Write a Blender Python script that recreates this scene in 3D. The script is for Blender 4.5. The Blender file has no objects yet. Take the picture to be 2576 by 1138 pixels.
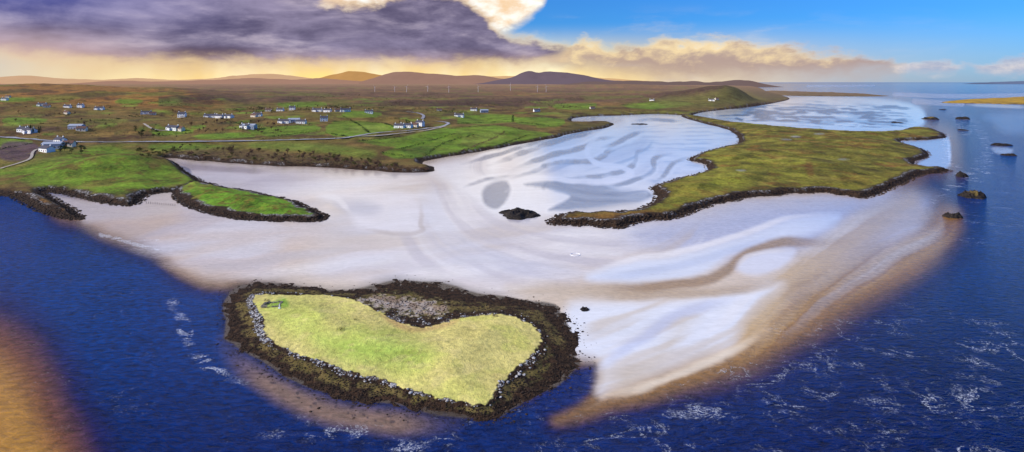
import bpy, bmesh, math, random
import numpy as np
from mathutils import Vector
random.seed(7); np.random.seed(7)
S=bpy.context.scene; COL=S.collection
F=1535.; HC=100.; CX=1288.; HV=207.
def lin(c): 
    c=np.array(c,float)/255.; return np.where(c<=.04045,c/12.92,((c+.055)/1.055)**2.4)
def L4(c,k=1.): l=lin(c)*k; return (float(l[0]),float(l[1]),float(l[2]),1.)
def unproj(u,v,z=0.):
    Y=F*(HC-z)/(v-HV); return (u-CX)/F*Y, Y
def sstep(a,b,x):
    t=np.clip((x-a)/(b-a),0,1); return t*t*(3-2*t)
_T={}
def vnoise(x,y,seed):
    if seed not in _T: _T[seed]=np.random.RandomState(seed+11).rand(256,256)
    T=_T[seed]; x=np.asarray(x,float); y=np.asarray(y,float)
    xi=np.floor(x).astype(np.int64); yi=np.floor(y).astype(np.int64)
    fx=x-xi; fy=y-yi; fx=fx*fx*(3-2*fx); fy=fy*fy*(3-2*fy)
    x0=xi&255; x1=(xi+1)&255; y0=yi&255; y1=(yi+1)&255
    return ((T[x0,y0]*(1-fx)+T[x1,y0]*fx)*(1-fy)+(T[x0,y1]*(1-fx)+T[x1,y1]*fx)*fy)*2-1
def fbm(x,y,seed,o=4):
    s=0.;a=.55;f=1.
    for k in range(o):
        s=s+a*vnoise(x*f+k*17.3,y*f-k*9.1,seed+k); a*=.5; f*=2.03
    return s
def sdf(px,py,poly):
    d=np.full(px.shape,1e30); ins=np.zeros(px.shape,bool); n=len(poly)
    for i in range(n):
        ax,ay=poly[i-1]; bx,by=poly[i]
        ex=bx-ax; ey=by-ay; l=ex*ex+ey*ey
        if l<1e-9: continue
        wx=px-ax; wy=py-ay
        t=np.clip((wx*ex+wy*ey)/l,0,1)
        dx=wx-ex*t; dy=wy-ey*t
        d=np.minimum(d,dx*dx+dy*dy)
        if ay!=by:
            c=((ay>py)!=(by>py))&(px<(bx-ax)*(py-ay)/(by-ay)+ax)
            ins^=c
    d=np.sqrt(d); return np.where(ins,d,-d)
def ldist(px,py,line,arc=False):
    d=np.full(px.shape,1e30); S_=np.zeros(px.shape); acc=0.
    for i in range(1,len(line)):
        ax,ay=line[i-1]; bx,by=line[i]; ex=bx-ax; ey=by-ay; l=ex*ex+ey*ey+1e-9
        t=np.clip(((px-ax)*ex+(py-ay)*ey)/l,0,1)
        dx=px-ax-ex*t; dy=py-ay-ey*t; q=dx*dx+dy*dy
        if arc: S_=np.where(q<d,acc+t*math.sqrt(l),S_); acc+=math.sqrt(l)
        d=np.minimum(d,q)
    return (np.sqrt(d),S_) if arc else np.sqrt(d)
def smooth(pts,n=4,amp=0.,seed=0,closed=True):
    r=random.Random(seed); out=[]; N=len(pts)
    rng=range(N) if closed else range(N-1)
    for i in rng:
        if closed: p0,p1,p2,p3=pts[i-1],pts[i],pts[(i+1)%N],pts[(i+2)%N]
        else: p0,p1,p2,p3=pts[max(i-1,0)],pts[i],pts[i+1],pts[min(i+2,N-1)]
        for k in range(n):
            t=k/n; q=[]
            for a in (0,1):
                q.append(.5*(2*p1[a]+(p2[a]-p0[a])*t+(2*p0[a]-5*p1[a]+4*p2[a]-p3[a])*t*t+(3*p1[a]-p0[a]-3*p2[a]+p3[a])*t**3))
            sc=amp*max(0.05,(q[1]-HV)/300.) if amp else 0
            q[0]+=r.uniform(-1,1)*sc*2; q[1]+=r.uniform(-1,1)*sc
            out.append((q[0],max(q[1],HV+1.2)))
    if not closed: out.append(tuple(pts[-1]))
    return out
def toW(poly,z=0.): return [unproj(u,v,z) for u,v in poly]

# ---------------- node helpers
class NT:
    def __init__(s,nt): s.nt=nt; s.l=nt.links
    def n(s,t,**kw):
        o=s.nt.nodes.new(t)
        for k,v in kw.items(): setattr(o,k,v)
        return o
    def put(s,inp,v):
        if isinstance(v,bpy.types.NodeSocket): s.l.new(v,inp)
        elif v is not None: inp.default_value=v
    def m(s,op,a,b=None,c=None,clamp=False):
        o=s.n('ShaderNodeMath',operation=op,use_clamp=clamp); s.put(o.inputs[0],a)
        if b is not None: s.put(o.inputs[1],b)
        if c is not None: s.put(o.inputs[2],c)
        return o.outputs[0]
    def ss(s,x,a,b):
        o=s.n('ShaderNodeMapRange',interpolation_type='SMOOTHSTEP'); s.put(o.inputs[0],x)
        s.put(o.inputs[1],a); s.put(o.inputs[2],b); return o.outputs[0]
    def mix(s,f,a,b,bt='MIX'):
        o=s.n('ShaderNodeMix',data_type='RGBA',blend_type=bt); s.put(o.inputs[0],f); s.put(o.inputs[6],a); s.put(o.inputs[7],b); return o.outputs[2]
    def noise(s,vec,scale,det=4,rough=.55,dist=0.):
        o=s.n('ShaderNodeTexNoise'); s.put(o.inputs['Vector'],vec); o.inputs['Scale'].default_value=scale
        o.inputs['Detail'].default_value=det; o.inputs['Roughness'].default_value=rough; o.inputs['Distortion'].default_value=dist
        return o.outputs[0]
    def attr(s,name):
        return s.n('ShaderNodeAttribute',attribute_name=name)
    def scale(s,vec,v):
        o=s.n('ShaderNodeMapping'); s.put(o.inputs[0],vec); o.inputs['Scale'].default_value=v; return o.outputs[0]
    def curve(s,x,pts):
        o=s.n('ShaderNodeFloatCurve'); c=o.mapping.curves[0]
        pts=sorted(pts); 
        while len(c.points)<len(pts): c.points.new(.5,.5)
        for p,(a,b) in zip(c.points,pts): p.location=(a,b); p.handle_type='AUTO_CLAMPED'
        o.mapping.use_clip=False; o.mapping.update(); s.put(o.inputs['Value'],x); return o.outputs[0]
def newmat(name):
    m=bpy.data.materials.new(name); m.use_nodes=True; nt=m.node_tree; nt.nodes.clear(); return m,NT(nt)
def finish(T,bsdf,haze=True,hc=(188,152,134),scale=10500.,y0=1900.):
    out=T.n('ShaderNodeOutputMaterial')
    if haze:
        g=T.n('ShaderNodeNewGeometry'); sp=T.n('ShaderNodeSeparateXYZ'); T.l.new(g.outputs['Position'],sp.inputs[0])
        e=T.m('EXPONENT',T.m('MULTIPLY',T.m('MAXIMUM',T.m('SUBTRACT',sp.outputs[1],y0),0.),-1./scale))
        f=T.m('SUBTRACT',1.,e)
        em=T.n('ShaderNodeEmission'); em.inputs[0].default_value=L4(hc,.8)  # haze painted as a glow that grows with world depth
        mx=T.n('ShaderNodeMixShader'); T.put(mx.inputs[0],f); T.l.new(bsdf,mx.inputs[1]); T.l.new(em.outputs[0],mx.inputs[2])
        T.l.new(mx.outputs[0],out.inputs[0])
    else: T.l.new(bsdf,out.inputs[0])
def pos(T): return T.n('ShaderNodeNewGeometry').outputs['Position']
def bump(T,h,st,dist):
    b=T.n('ShaderNodeBump'); b.inputs['Strength'].default_value=st if not isinstance(st,bpy.types.NodeSocket) else 1
    if isinstance(st,bpy.types.NodeSocket): T.l.new(st,b.inputs['Strength'])
    b.inputs['Distance'].default_value=dist; T.l.new(h,b.inputs['Height']); return b.outputs[0]
def simple(name,rgb,var=.35,sc=1.5,rough=.85,spec=.2,haze=True,k=1.):
    m,T=newmat(name); p=pos(T); n=T.noise(p,sc,4)
    c=T.mix(n,L4(rgb,k*(1-var)),L4(rgb,k*(1+var)))
    b=T.n('ShaderNodeBsdfPrincipled'); T.put(b.inputs['Base Color'],c); b.inputs['Roughness'].default_value=rough
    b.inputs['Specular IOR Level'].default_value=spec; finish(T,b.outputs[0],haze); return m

# ---------------- object helpers
def tag(o,label=None,cat=None,group=None,kind=None):
    if label: o['label']=label
    if cat: o['category']=cat
    if group: o['group']=group
    if kind: o['kind']=kind
    return o
def empty(name,loc,rz=0.):
    o=bpy.data.objects.new(name,None); o.location=loc; o.rotation_euler=(0,0,rz); o.empty_display_size=.1; COL.objects.link(o); return o
class MB:
    def __init__(s): s.v=[]; s.f=[]
    def add(s,vs,fs):
        b=len(s.v); s.v+= [tuple(p) for p in vs]; s.f+=[tuple(i+b for i in f) for f in fs]; return s
    def box(s,x0,x1,y0,y1,z0,z1):
        return s.add([(x0,y0,z0),(x1,y0,z0),(x1,y1,z0),(x0,y1,z0),(x0,y0,z1),(x1,y0,z1),(x1,y1,z1),(x0,y1,z1)],
          [(3,2,1,0),(4,5,6,7),(0,1,5,4),(1,2,6,5),(2,3,7,6),(3,0,4,7)])
    def tube(s,pts,rs,n=7):
        base=[]; vs=[]; fs=[]
        for i,p in enumerate(pts):
            p=Vector(p); a=Vector(pts[max(i-1,0)]); b=Vector(pts[min(i+1,len(pts)-1)]); d=(b-a).normalized()
            q=d.to_track_quat('Z','Y')
            for k in range(n):
                t=2*math.pi*k/n; vs.append(p+q@Vector((math.cos(t)*rs[i],math.sin(t)*rs[i],0)))
        for i in range(len(pts)-1):
            for k in range(n): fs.append((i*n+k,i*n+(k+1)%n,(i+1)*n+(k+1)%n,(i+1)*n+k))
        fs.append(tuple(range(n-1,-1,-1))); fs.append(tuple((len(pts)-1)*n+k for k in range(n)))
        return s.add(vs,fs)
    def mesh(s,name,mat,smooth_=False):
        me=bpy.data.meshes.new(name); me.from_pydata(s.v,[],s.f); me.update()
        if mat: me.materials.append(mat)
        if smooth_: me.shade_smooth()
        return me
    def build(s,name,mat,parent=None,smooth_=False):
        o=bpy.data.objects.new(name,s.mesh(name,mat,smooth_)); COL.objects.link(o)
        if parent: o.parent=parent
        return o
def copy_tree(o,parent=None):
    c=o.copy(); COL.objects.link(c); c.parent=parent
    for ch in o.children: copy_tree(ch,c)
    return c
def trimesh(name,V,Fc,mat,smooth_=False):
    me=bpy.data.meshes.new(name); n=len(V); m=len(Fc); k=Fc.shape[1]
    me.vertices.add(n); me.vertices.foreach_set('co',np.ascontiguousarray(V,np.float32).ravel())
    me.loops.add(m*k); me.loops.foreach_set('vertex_index',np.ascontiguousarray(Fc,np.int32).ravel())
    me.polygons.add(m); me.polygons.foreach_set('loop_start',np.arange(0,m*k,k,dtype=np.int32))
    me.update(calc_edges=True); me.validate()
    if smooth_: me.shade_smooth()
    me.materials.append(mat); return me
def grid(name,X,Y,Z,keep,mat,cols=None,attrs=None,smooth_=True):
    R,C=X.shape; idx=np.arange(R*C).reshape(R,C)
    q=np.stack([idx[:-1,:-1],idx[1:,:-1],idx[1:,1:],idx[:-1,1:]],-1).reshape(-1,4)
    if keep is not None:
        k=keep.ravel(); q=q[k[q].any(1)]
    used=np.unique(q); mp=np.full(R*C,-1); mp[used]=np.arange(len(used))
    V=np.stack([X.ravel(),Y.ravel(),Z.ravel()],1)[used]
    me=trimesh(name,V,mp[q],mat,smooth_)
    if cols is not None:
        a=me.color_attributes.new('Col','FLOAT_COLOR','POINT'); c=np.ones((len(used),4),np.float32); c[:,:3]=cols[used]; a.data.foreach_set('color',c.ravel())
    for n,v in (attrs or {}).items():
        a=me.attributes.new(n,'FLOAT','POINT'); a.data.foreach_set('value',np.ascontiguousarray(v.ravel()[used],np.float32))
    o=bpy.data.objects.new(name,me); COL.objects.link(o); return o
class Paint:
    def __init__(s,u,v,base,seed=3,warp=1.):
        s.u=u; s.v=v; sc=np.clip((v-HV)/300.,.03,1.)*warp
        s.uw=u+fbm(u/110,v/50,seed)*16*sc; s.vw=v+fbm(u/90+40,v/40,seed+20)*8*sc
        s.c=np.tile(lin(base),(len(u),1)); s.sand=np.zeros(len(u))
    def _ap(s,m,w,rgb,sand):
        s.c[m]=s.c[m]*(1-w[:,None])+lin(rgb)*w[:,None]
        if sand is not None: s.sand[m]=s.sand[m]*(1-w)+sand*w
    def _m(s,pts,pad):
        a=np.array(pts); return np.where((s.uw>a[:,0].min()-pad)&(s.uw<a[:,0].max()+pad)&(s.vw>a[:,1].min()-pad)&(s.vw<a[:,1].max()+pad))[0]
    def poly(s,pts,rgb,fe,sand=None,k=1.,n=4):
        P=smooth(pts,n); m=s._m(P,fe+4); d=sdf(s.uw[m],s.vw[m],P); s._ap(m,sstep(-fe,fe,d)*k,rgb,sand)
    def line(s,pts,rgb,w,fe,sand=None,k=1.,brk=0.,taper=False):
        P=smooth(pts,5,closed=False); m=s._m(P,w*2+fe+4); d,a=ldist(s.uw[m],s.vw[m],P,True); L=a.max() if len(a) else 1
        e=sstep(0,.25,a/L)*sstep(1,.75,a/L)*.85+.15 if len(P)>4 else np.ones(len(a))
        if brk: e=e*np.clip(1+brk*2.2*fbm(s.uw[m]/34,s.vw[m]/17,77),.05,1.7)
        if taper: e=sstep(1.02,.62,a/L)
        s._ap(m,(1-sstep(w*e,w*e+fe*(e if taper else 1)+.01,d))*k*(np.minimum(e,1) if (w<7 or taper) else 1.),rgb,sand)
    def streak(s,pts,curve,wd,wl,pal,k,fe,seed,sd=None):
        """flow streaks lying along a curve"""
        P=smooth(pts,3); m=s._m(P,fe+4); w=sstep(-fe,fe,sdf(s.uw[m],s.vw[m],P))
        D,Sx=ldist(s.uw[m],s.vw[m],smooth(curve,4,closed=False),True)
        n=fbm(D/wd,Sx/wl,seed,3); n2=fbm(D/wd*.45+9,Sx/wl*.7,seed+7,3)
        s._ap(m,w*sstep(.0,.5,n)*k,pal[0],None); s._ap(m,w*sstep(.0,.45,-n)*k,pal[1],sd); s._ap(m,w*sstep(.05,.5,n2)*k*.8,pal[2],None)

# ================= SHORE OUTLINES (surveyed from the photograph, unprojected to the ground)
P_main=[(-900,470),(-300,470),(0,492),(50,506),(100,530),(150,546),(200,552),(196,536),(165,516),(120,492),(112,483),(150,487),(220,502),(290,516),(340,516),(362,497),(400,487),(450,482),(488,474),(512,463),(492,447),(455,431),(410,410),(395,400),(430,398),(500,404),(600,412),(700,418),(800,421),(900,427),(1000,434),(1080,434),(1092,422),(1062,410),(1110,397),(1180,387),(1260,372),(1340,357),(1400,347),(1425,339),(1470,331),(1520,323),(1545,313),(1520,307),(1450,309),(1440,299),(1480,293),(1560,291),(1640,287),(1700,289),(1735,292),(1765,283),(1830,275),(1900,267),(1960,257),(1986,249),(1965,240),(1930,232),(1915,225),(1890,219),(1850,215.5),(1500,215),(-900,215)]
P_head=[(1383,562),(1400,546),(1430,537),(1480,537),(1540,535),(1600,527),(1640,512),(1652,492),(1640,472),(1680,457),(1740,442),(1780,428),(1770,411),(1735,403),(1760,388),(1800,375),(1850,363),(1857,347),(1832,328),(1800,318),(1750,305),(1715,294),(1740,291),(1850,309),(1950,319),(2050,327),(2150,333),(2250,331),(2290,322),(2340,324),(2372,336),(2376,347),(2330,352),(2290,353),(2265,356),(2290,366),(2320,376),(2337,387),(2330,397),(2300,407),(2310,417),(2340,422),(2387,426),(2376,434),(2330,439),(2280,457),(2240,477),(2180,497),(2120,492),(2060,485),(1980,489),(1900,497),(1830,507),(1760,527),(1690,550),(1640,552),(1600,562),(1540,574),(1480,567),(1430,568)]
P_knoll=[(436,474),(466,462),(505,458),(560,471),(620,481),(680,493),(740,508),(770,522),(795,534),(818,546),(800,556),(740,557),(660,555),(590,549),(530,537),(480,522),(452,507),(436,490)]
P_grass=[(640,742),(700,742),(760,743),(830,743),(880,752),(930,772),(970,795),(1010,812),(1060,823),(1100,818),(1150,803),(1200,795),(1250,790),(1300,800),(1340,820),(1360,845),(1355,870),(1330,895),(1300,920),(1275,945),(1250,970),(1240,1000),(1200,1018),(1150,1008),(1100,1000),(1050,985),(1000,968),(950,950),(900,940),(850,925),(800,905),(750,890),(715,875),(680,855),(665,835),(660,800),(645,770)]
P_rock=[(565,775),(575,747),(600,724),(650,713),(700,714),(760,721),(830,731),(900,729),(950,716),(1000,706),(1060,713),(1120,716),(1180,736),(1250,746),(1330,759),(1390,766),(1410,790),(1430,820),(1445,850),(1440,890),(1455,915),(1420,952),(1380,979),(1330,1005),(1290,1030),(1250,1050),(1180,1050),(1100,1040),(1040,1026),(960,1014),(880,1003),(800,984),(740,958),(690,925),(640,893),(590,868),(565,848),(570,805)]
P_dune=[(2365,259),(2420,251),(2500,248),(2600,244),(2900,245),(2900,263),(2576,263),(2480,261)]
P_spit=[(1925,229),(2050,233),(2150,236),(2238,241.5),(2200,243),(2100,242.5),(1980,241),(1940,237)]
WG=1.7
W_main=toW(smooth(P_main,4,1.5,1)); W_head=toW(smooth(P_head,4,2.2,2)); W_knoll=toW(smooth(P_knoll,5,2.,3))
W_rock=toW(smooth(P_rock,5,4.,4)); W_grass=toW(smooth(P_grass,5,1.,5),WG); W_dune=toW(smooth(P_dune,3)); W_spit=toW(smooth(P_spit,3))
def gauss(X,Y,x,y,sx,sy): return np.exp(-((X-x)/sx)**2-((Y-y)/sy)**2)
def h_main(X,Y,dd=False):
    d=sdf(X,Y,W_main); s=lambda a,b=0:sstep(b,a,d)
    fade=1-.7*sstep(4500,9000,Y)
    h=3.5*s(12)+6*s(130)+12*s(700)+8*s(2500)+fade*(fbm(X/380,Y/380,31)*17*s(300,30)+fbm(X/170,Y/170,36)*7.5*s(400,60)+fbm(X/1500,Y/1500,41)*13*s(1200,200))+fbm(X/55,Y/55,51)*3.4*s(70,5)+fbm(X/22,Y/22,55)*1.2*s(50,5)*(Y<1100)
    h=h+14*sstep(3500,10000,Y)+60*gauss(X,Y,-2500,2900,1000,900)+28*gauss(X,Y,-1350,2400,600,500)+66*s(160)*gauss(X,Y,1010,2750,210,300)+24*gauss(X,Y,760,2800,260,350)+38*gauss(X,Y,1300,7600,900,700)+14*gauss(X,Y,-430,680,60,60)
    h=np.where(d<0,np.maximum(d*.15,-3),h)
    return (h,d) if dd else h
def h_head(X,Y,dd=False):
    d=sdf(X,Y,W_head); s=lambda a,b=0:sstep(b,a,d)
    h=3.2*s(9)+3.2*s(60,6)+3*s(180,20)+fbm(X/70,Y/70,61)*4.2*s(60,8)+fbm(X/24,Y/24,63)*1.2*s(40,8)+fbm(X/14,Y/14,65)*.8*s(12)
    h=np.where(d<0,np.maximum(d*.2,-2),h); return (h,d) if dd else h
def h_knoll(X,Y,dd=False):
    d=sdf(X,Y,W_knoll); s=lambda a,b=0:sstep(b,a,d)
    h=2.4*s(7)+4.5*s(40,4)+fbm(X/22,Y/22,71)*1.8*s(22,4)+fbm(X/8,Y/8,75)*.6*s(10)
    h=np.where(d<0,np.maximum(d*.2,-2),h); return (h,d) if dd else h
def h_heart(X,Y,dd=False):
    do=sdf(X,Y,W_rock); di=sdf(X,Y,W_grass)
    r=np.where(di>0,1,np.clip(do/(do-np.minimum(di,-1e-3)),0,1))
    h=WG*r**1.3+fbm(X/2.2,Y/2.2,81)*.28*np.clip(do/2,0,1)*np.clip(1-di/2,0,1)
    h=h+1.7*sstep(0,28,di)+fbm(X/14,Y/14,85)*.4*sstep(0,10,di)+fbm(X/2.5,Y/2.5,88)*.11*sstep(0,3,di)
    h=np.where(do<0,np.maximum(do*.3,-1.5),h); return (h,do,di,r) if dd else h
def h_dune(X,Y): d=sdf(X,Y,W_dune); return np.where(d<0,-1,7*sstep(0,80,d)+fbm(X/60,Y/60,91)*3*sstep(0,50,d))
def h_spit(X,Y): d=sdf(X,Y,W_spit); return np.where(d<0,-1,9*sstep(0,120,d)+fbm(X/90,Y/90,95)*4*sstep(0,60,d))
# cached profile rays of the mainland for fast placing
_CU=np.arange(-130,2030,5.); _CY=np.geomspace(300,20000,520)
_G=h_main(((_CU[:,None]-CX)/F*_CY[None,:]).ravel(),np.tile(_CY,len(_CU))).reshape(len(_CU),-1)
def hit(u,v,hf,y0=250.,y1=20000.,n=700):
    if hf is h_main:
        t=min(max((u-_CU[0])/5.,0),len(_CU)-1.001); i=int(t); Ys=_CY; z=_G[i]*(1-t+i)+_G[i+1]*(t-i)
    else:
        Ys=np.geomspace(y0,y1,n); z=hf((u-CX)/F*Ys,Ys)
    g=z-(HC-(v-HV)/F*Ys); k=np.where(g>=0)[0]
    i=max(int(k[0]),1) if len(k) else len(Ys)-1
    a=g[i-1]; b=g[i]; t=0 if b==a else min(max(-a/(b-a),0),1)
    Y=Ys[i-1]+(Ys[i]-Ys[i-1])*t
    return Vector(((u-CX)/F*Y,Y,z[i-1]+(z[i]-z[i-1])*t))

# ================= MATERIALS
def land_mat(name,fine=1.,con=1.,br=.3):
    m,T=newmat(name); p=pos(T)
    col=T.attr('Col').outputs['Color']; rk=T.attr('rock').outputs['Fac']; pl=T.attr('pale').outputs['Fac']
    n1=T.noise(p,.035*fine,5,.6); n2=T.noise(p,.35*fine,5,.65); n3=T.noise(p,1.6*fine,3,.6); n4=T.noise(p,.11*fine,5,.65)
    k=T.m('ADD',T.m('MULTIPLY',n1,.9),T.m('ADD',T.m('MULTIPLY',n2,.9),T.m('MULTIPLY',n3,.35)))
    k=T.m('ADD',T.m('MULTIPLY',T.m('SUBTRACT',k,1.075),2.*con),1.)
    k=T.m('MAXIMUM',k,.25)
    cm=T.n('ShaderNodeVectorMath',operation='SCALE'); T.l.new(col,cm.inputs[0]); T.l.new(k,cm.inputs['Scale'])
    g=T.mix(T.ss(n4,.52,.68),cm.outputs[0],T.mix(br,cm.outputs[0],L4((138,96,48),.8)))
    g=T.mix(T.ss(n4,.46,.32),g,T.mix(br,g,L4((168,156,64),.8)))
    vo=T.n('ShaderNodeTexVoronoi'); T.l.new(p,vo.inputs['Vector']); vo.inputs['Scale'].default_value=.9*fine
    rc=T.mix(T.ss(n2,.35,.7),L4((28,22,20)),L4((78,57,41)))
    rc=T.mix(T.ss(n3,.54,.77),rc,L4((114,96,76),.8))
    pc=T.mix(T.ss(vo.outputs['Color'],.25,.75),L4((110,104,102)),L4((236,234,232)))
    pc=T.mix(T.ss(vo.outputs['Distance'],.35,.7),pc,L4((48,42,40)))
    base=T.mix(rk,g,rc); base=T.mix(pl,base,pc)
    b=T.n('ShaderNodeBsdfPrincipled'); T.l.new(base,b.inputs['Base Color']); b.inputs['Roughness'].default_value=.9; b.inputs['Specular IOR Level'].default_value=.12
    hgt=T.m('ADD',n2,T.m('MULTIPLY',n3,.5)); T.l.new(bump(T,hgt,.65,1.2/fine),b.inputs['Normal'])
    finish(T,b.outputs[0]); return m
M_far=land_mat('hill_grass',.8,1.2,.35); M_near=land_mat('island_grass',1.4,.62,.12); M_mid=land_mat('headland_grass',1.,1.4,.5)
def sea_mat():
    m,T=newmat('tidal_water'); p=pos(T); col=T.attr('Col').outputs['Color']; sd=T.attr('sand').outputs['Fac']; fo=T.attr('foam').outputs['Fac']
    w1=T.noise(T.scale(p,(.5,1.,1.)),.5,4,.62,.5); w2=T.noise(T.scale(p,(.6,1.,1.)),1.5,2,.6); w3=T.noise(p,.03,4,.6); w4=T.noise(T.scale(p,(.35,1.,1.)),.07,6,.7,1.)
    hgt=T.m('ADD',w1,T.m('MULTIPLY',w2,.4))
    wet=T.m('POWER',T.m('SUBTRACT',1.,sd),2.2)
    st=T.m('MINIMUM',T.m('ADD',T.m('MULTIPLY',wet,1.1),.06),1.)
    k=T.m('ADD',T.m('MULTIPLY',T.m('SUBTRACT',w3,.5),.5),T.m('MULTIPLY',T.m('SUBTRACT',w1,.5),2.9))
    k=T.m('ADD',T.m('MULTIPLY',k,T.m('MULTIPLY_ADD',wet,.88,.1)),1.)
    k=T.m('ADD',k,T.m('MULTIPLY',T.m('SUBTRACT',w4,.5),.4)); k=T.m('MAXIMUM',k,.2)
    cm=T.n('ShaderNodeVectorMath',operation='SCALE'); T.l.new(col,cm.inputs[0]); T.l.new(k,cm.inputs['Scale'])
    def ridge(sc,ds):
        fn=T.noise(T.scale(p,(.8,1.,1.)),sc,6,.66,ds); return T.m('SUBTRACT',1.,T.m('ABSOLUTE',T.m('SUBTRACT',T.m('MULTIPLY',fn,2.),1.)))
    ra=ridge(.085,.9); rb=ridge(.4,.6); fb=T.noise(p,1.4,4,.8); fl=T.noise(p,.05,5,.7)
    r_=T.m('MULTIPLY_ADD',rb,.2,T.m('MULTIPLY',ra,.8))
    th=T.m('SUBTRACT',.968,T.m('MULTIPLY',fo,.026))
    f=T.m('MULTIPLY',T.ss(T.m('SUBTRACT',r_,th),-.015,.035),T.m('MULTIPLY',T.ss(fb,.42,.64),T.ss(T.m('ADD',fl,T.m('MULTIPLY',fo,.03)),.5,.7)))
    f=T.m('MULTIPLY',f,T.m('MINIMUM',fo,1.))
    base=T.mix(f,cm.outputs[0],(.8,.84,.9,1))
    b=T.n('ShaderNodeBsdfPrincipled'); T.l.new(base,b.inputs['Base Color']); b.inputs['IOR'].default_value=1.33
    T.l.new(T.m('MULTIPLY_ADD',sd,1.1,.08),b.inputs['Specular IOR Level'])
    T.l.new(T.m('ADD',.1,T.m('MULTIPLY',f,.5)),b.inputs['Roughness'])
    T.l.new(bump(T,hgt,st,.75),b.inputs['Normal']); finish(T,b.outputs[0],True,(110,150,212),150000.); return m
M_sea=sea_mat()
def rock_mat(name,a,b_,c,sc):
    m,T=newmat(name); p=pos(T); n=T.noise(p,sc,5,.65); n2=T.noise(p,sc*4,3)
    col=T.mix(T.ss(n,.35,.65),L4(a),L4(b_)); col=T.mix(T.ss(n2,.55,.72),col,L4(c))
    b=T.n('ShaderNodeBsdfPrincipled'); T.l.new(col,b.inputs['Base Color']); b.inputs['Roughness'].default_value=.85; b.inputs['Specular IOR Level'].default_value=.25
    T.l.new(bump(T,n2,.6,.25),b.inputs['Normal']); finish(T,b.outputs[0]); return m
M_dark=rock_mat('weedy_rock',(28,22,20),(68,50,38),(104,84,58),.5)
M_pale=rock_mat('pale_stone',(140,136,134),(206,203,200),(244,242,238),1.1)
M_islet=rock_mat('islet_rock',(22,20,22),(46,39,36),(84,72,54),.25)
M_gold=rock_mat('lichen_turf',(74,62,38),(116,98,52),(96,86,50),.3)
M_white=simple('white_render',(250,250,248),.03,.5); M_cream=simple('cream_render',(240,228,206),.06,.5)
M_slate=simple('slate_roof',(84,82,92),.25,2.); M_brownroof=simple('brown_roof',(112,84,74),.25,2.)
M_win=simple('window_glass',(36,44,58),.2,2.,.15,.5); M_door=simple('painted_door',(120,46,40),.2,2.); M_grey=simple('grey_cladding',(170,178,192),.1,1.)
M_blue=simple('blue_paint',(60,110,190),.1,1.)
M_road=simple('asphalt',(150,150,158),.15,.2); M_line=simple('road_paint',(235,235,232),.05,1.); M_track=simple('gravel',(178,168,156),.2,.3)
M_twig=simple('bare_twigs',(104,78,66),.4,.25); M_ever=simple('evergreen_leaf',(52,68,38),.5,.3); M_olive=simple('olive_leaf',(100,98,52),.45,.3)
M_bark=simple('bark',(84,68,58),.3,2.); M_steel=simple('turbine_white',(214,208,214),.03,1.); M_wood=simple('weathered_wood',(70,60,54),.3,3.)

# ================= SEA AND TIDAL FLATS (one sheet to the horizon)
vs=np.concatenate([[207.6,207.9,208.3,208.8,209.4,210.2],np.arange(211,1150,2.3),[1180,1230,1300,1400]])
us=np.concatenate([[-1500,-900,-500,-250,-120],np.arange(-60,2640,2.6),[2700,2830,3100,3500,4100]])
U,V=np.meshgrid(us,vs); u=U.ravel(); v=V.ravel()
P=Paint(u,v,(0,64,140),3,.75)
w=sstep(1400,2500,u)*sstep(450,1000,v); P._ap(np.arange(len(u)),w*.85,(0,22,84),0)
w=sstep(760,1150,v); P._ap(np.arange(len(u)),w*.7,(0,28,92),0)
w=sstep(430,250,v); P._ap(np.arange(len(u)),w*.8,(2,52,118),0)
SH=[(150,540),(215,560),(270,592),(335,614),(400,640),(450,680),(520,712),(600,722),(900,800),(1290,980),(1370,945),(1430,918),(1488,902),(1508,945),(1496,1000),(1450,1036),(1400,1056),(1470,1044),(1545,1022),(1630,998),(1750,960),(1880,912),(1960,866),(2060,810),(2160,756),(2260,694),(2330,640),(2380,590),(2380,555),(2330,515),(2300,480),(2330,420),(2390,420),(2400,345),(2300,300),(2320,262),(2200,240),(1900,225),(1500,280),(1000,400),(400,390),(200,500)]
SHs=smooth(SH,4); d=sdf(P.uw,P.vw,SHs)
A=np.arange(len(u)); wide=1+1.1*sstep(1500,1950,u)*sstep(350,520,v)
P._ap(A,sstep(-60,-12,d/wide)*.75,(34,30,90),0.)
P._ap(A,sstep(-32,8,d/wide),(146,104,64),.2)
P._ap(A,sstep(4,46,d/wide),(224,202,178),.6)
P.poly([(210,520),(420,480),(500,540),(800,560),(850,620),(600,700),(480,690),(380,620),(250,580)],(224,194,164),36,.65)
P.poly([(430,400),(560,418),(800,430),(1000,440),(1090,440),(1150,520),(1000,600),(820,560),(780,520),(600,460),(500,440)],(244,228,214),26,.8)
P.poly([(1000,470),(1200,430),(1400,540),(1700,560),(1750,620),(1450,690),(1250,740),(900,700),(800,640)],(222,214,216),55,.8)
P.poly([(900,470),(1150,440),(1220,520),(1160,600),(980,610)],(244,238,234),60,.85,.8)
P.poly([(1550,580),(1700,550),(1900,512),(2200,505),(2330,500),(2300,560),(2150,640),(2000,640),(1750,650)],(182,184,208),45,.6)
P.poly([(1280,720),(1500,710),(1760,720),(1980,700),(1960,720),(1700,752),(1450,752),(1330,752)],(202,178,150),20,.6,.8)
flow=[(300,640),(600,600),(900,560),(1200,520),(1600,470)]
P.streak([(230,540),(450,430),(1000,440),(1200,430),(1400,550),(1750,580),(1700,680),(1300,740),(900,690),(520,690)],flow,34,300,[(250,244,238),(196,174,156),(200,206,228)],.55,30,401)
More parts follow.
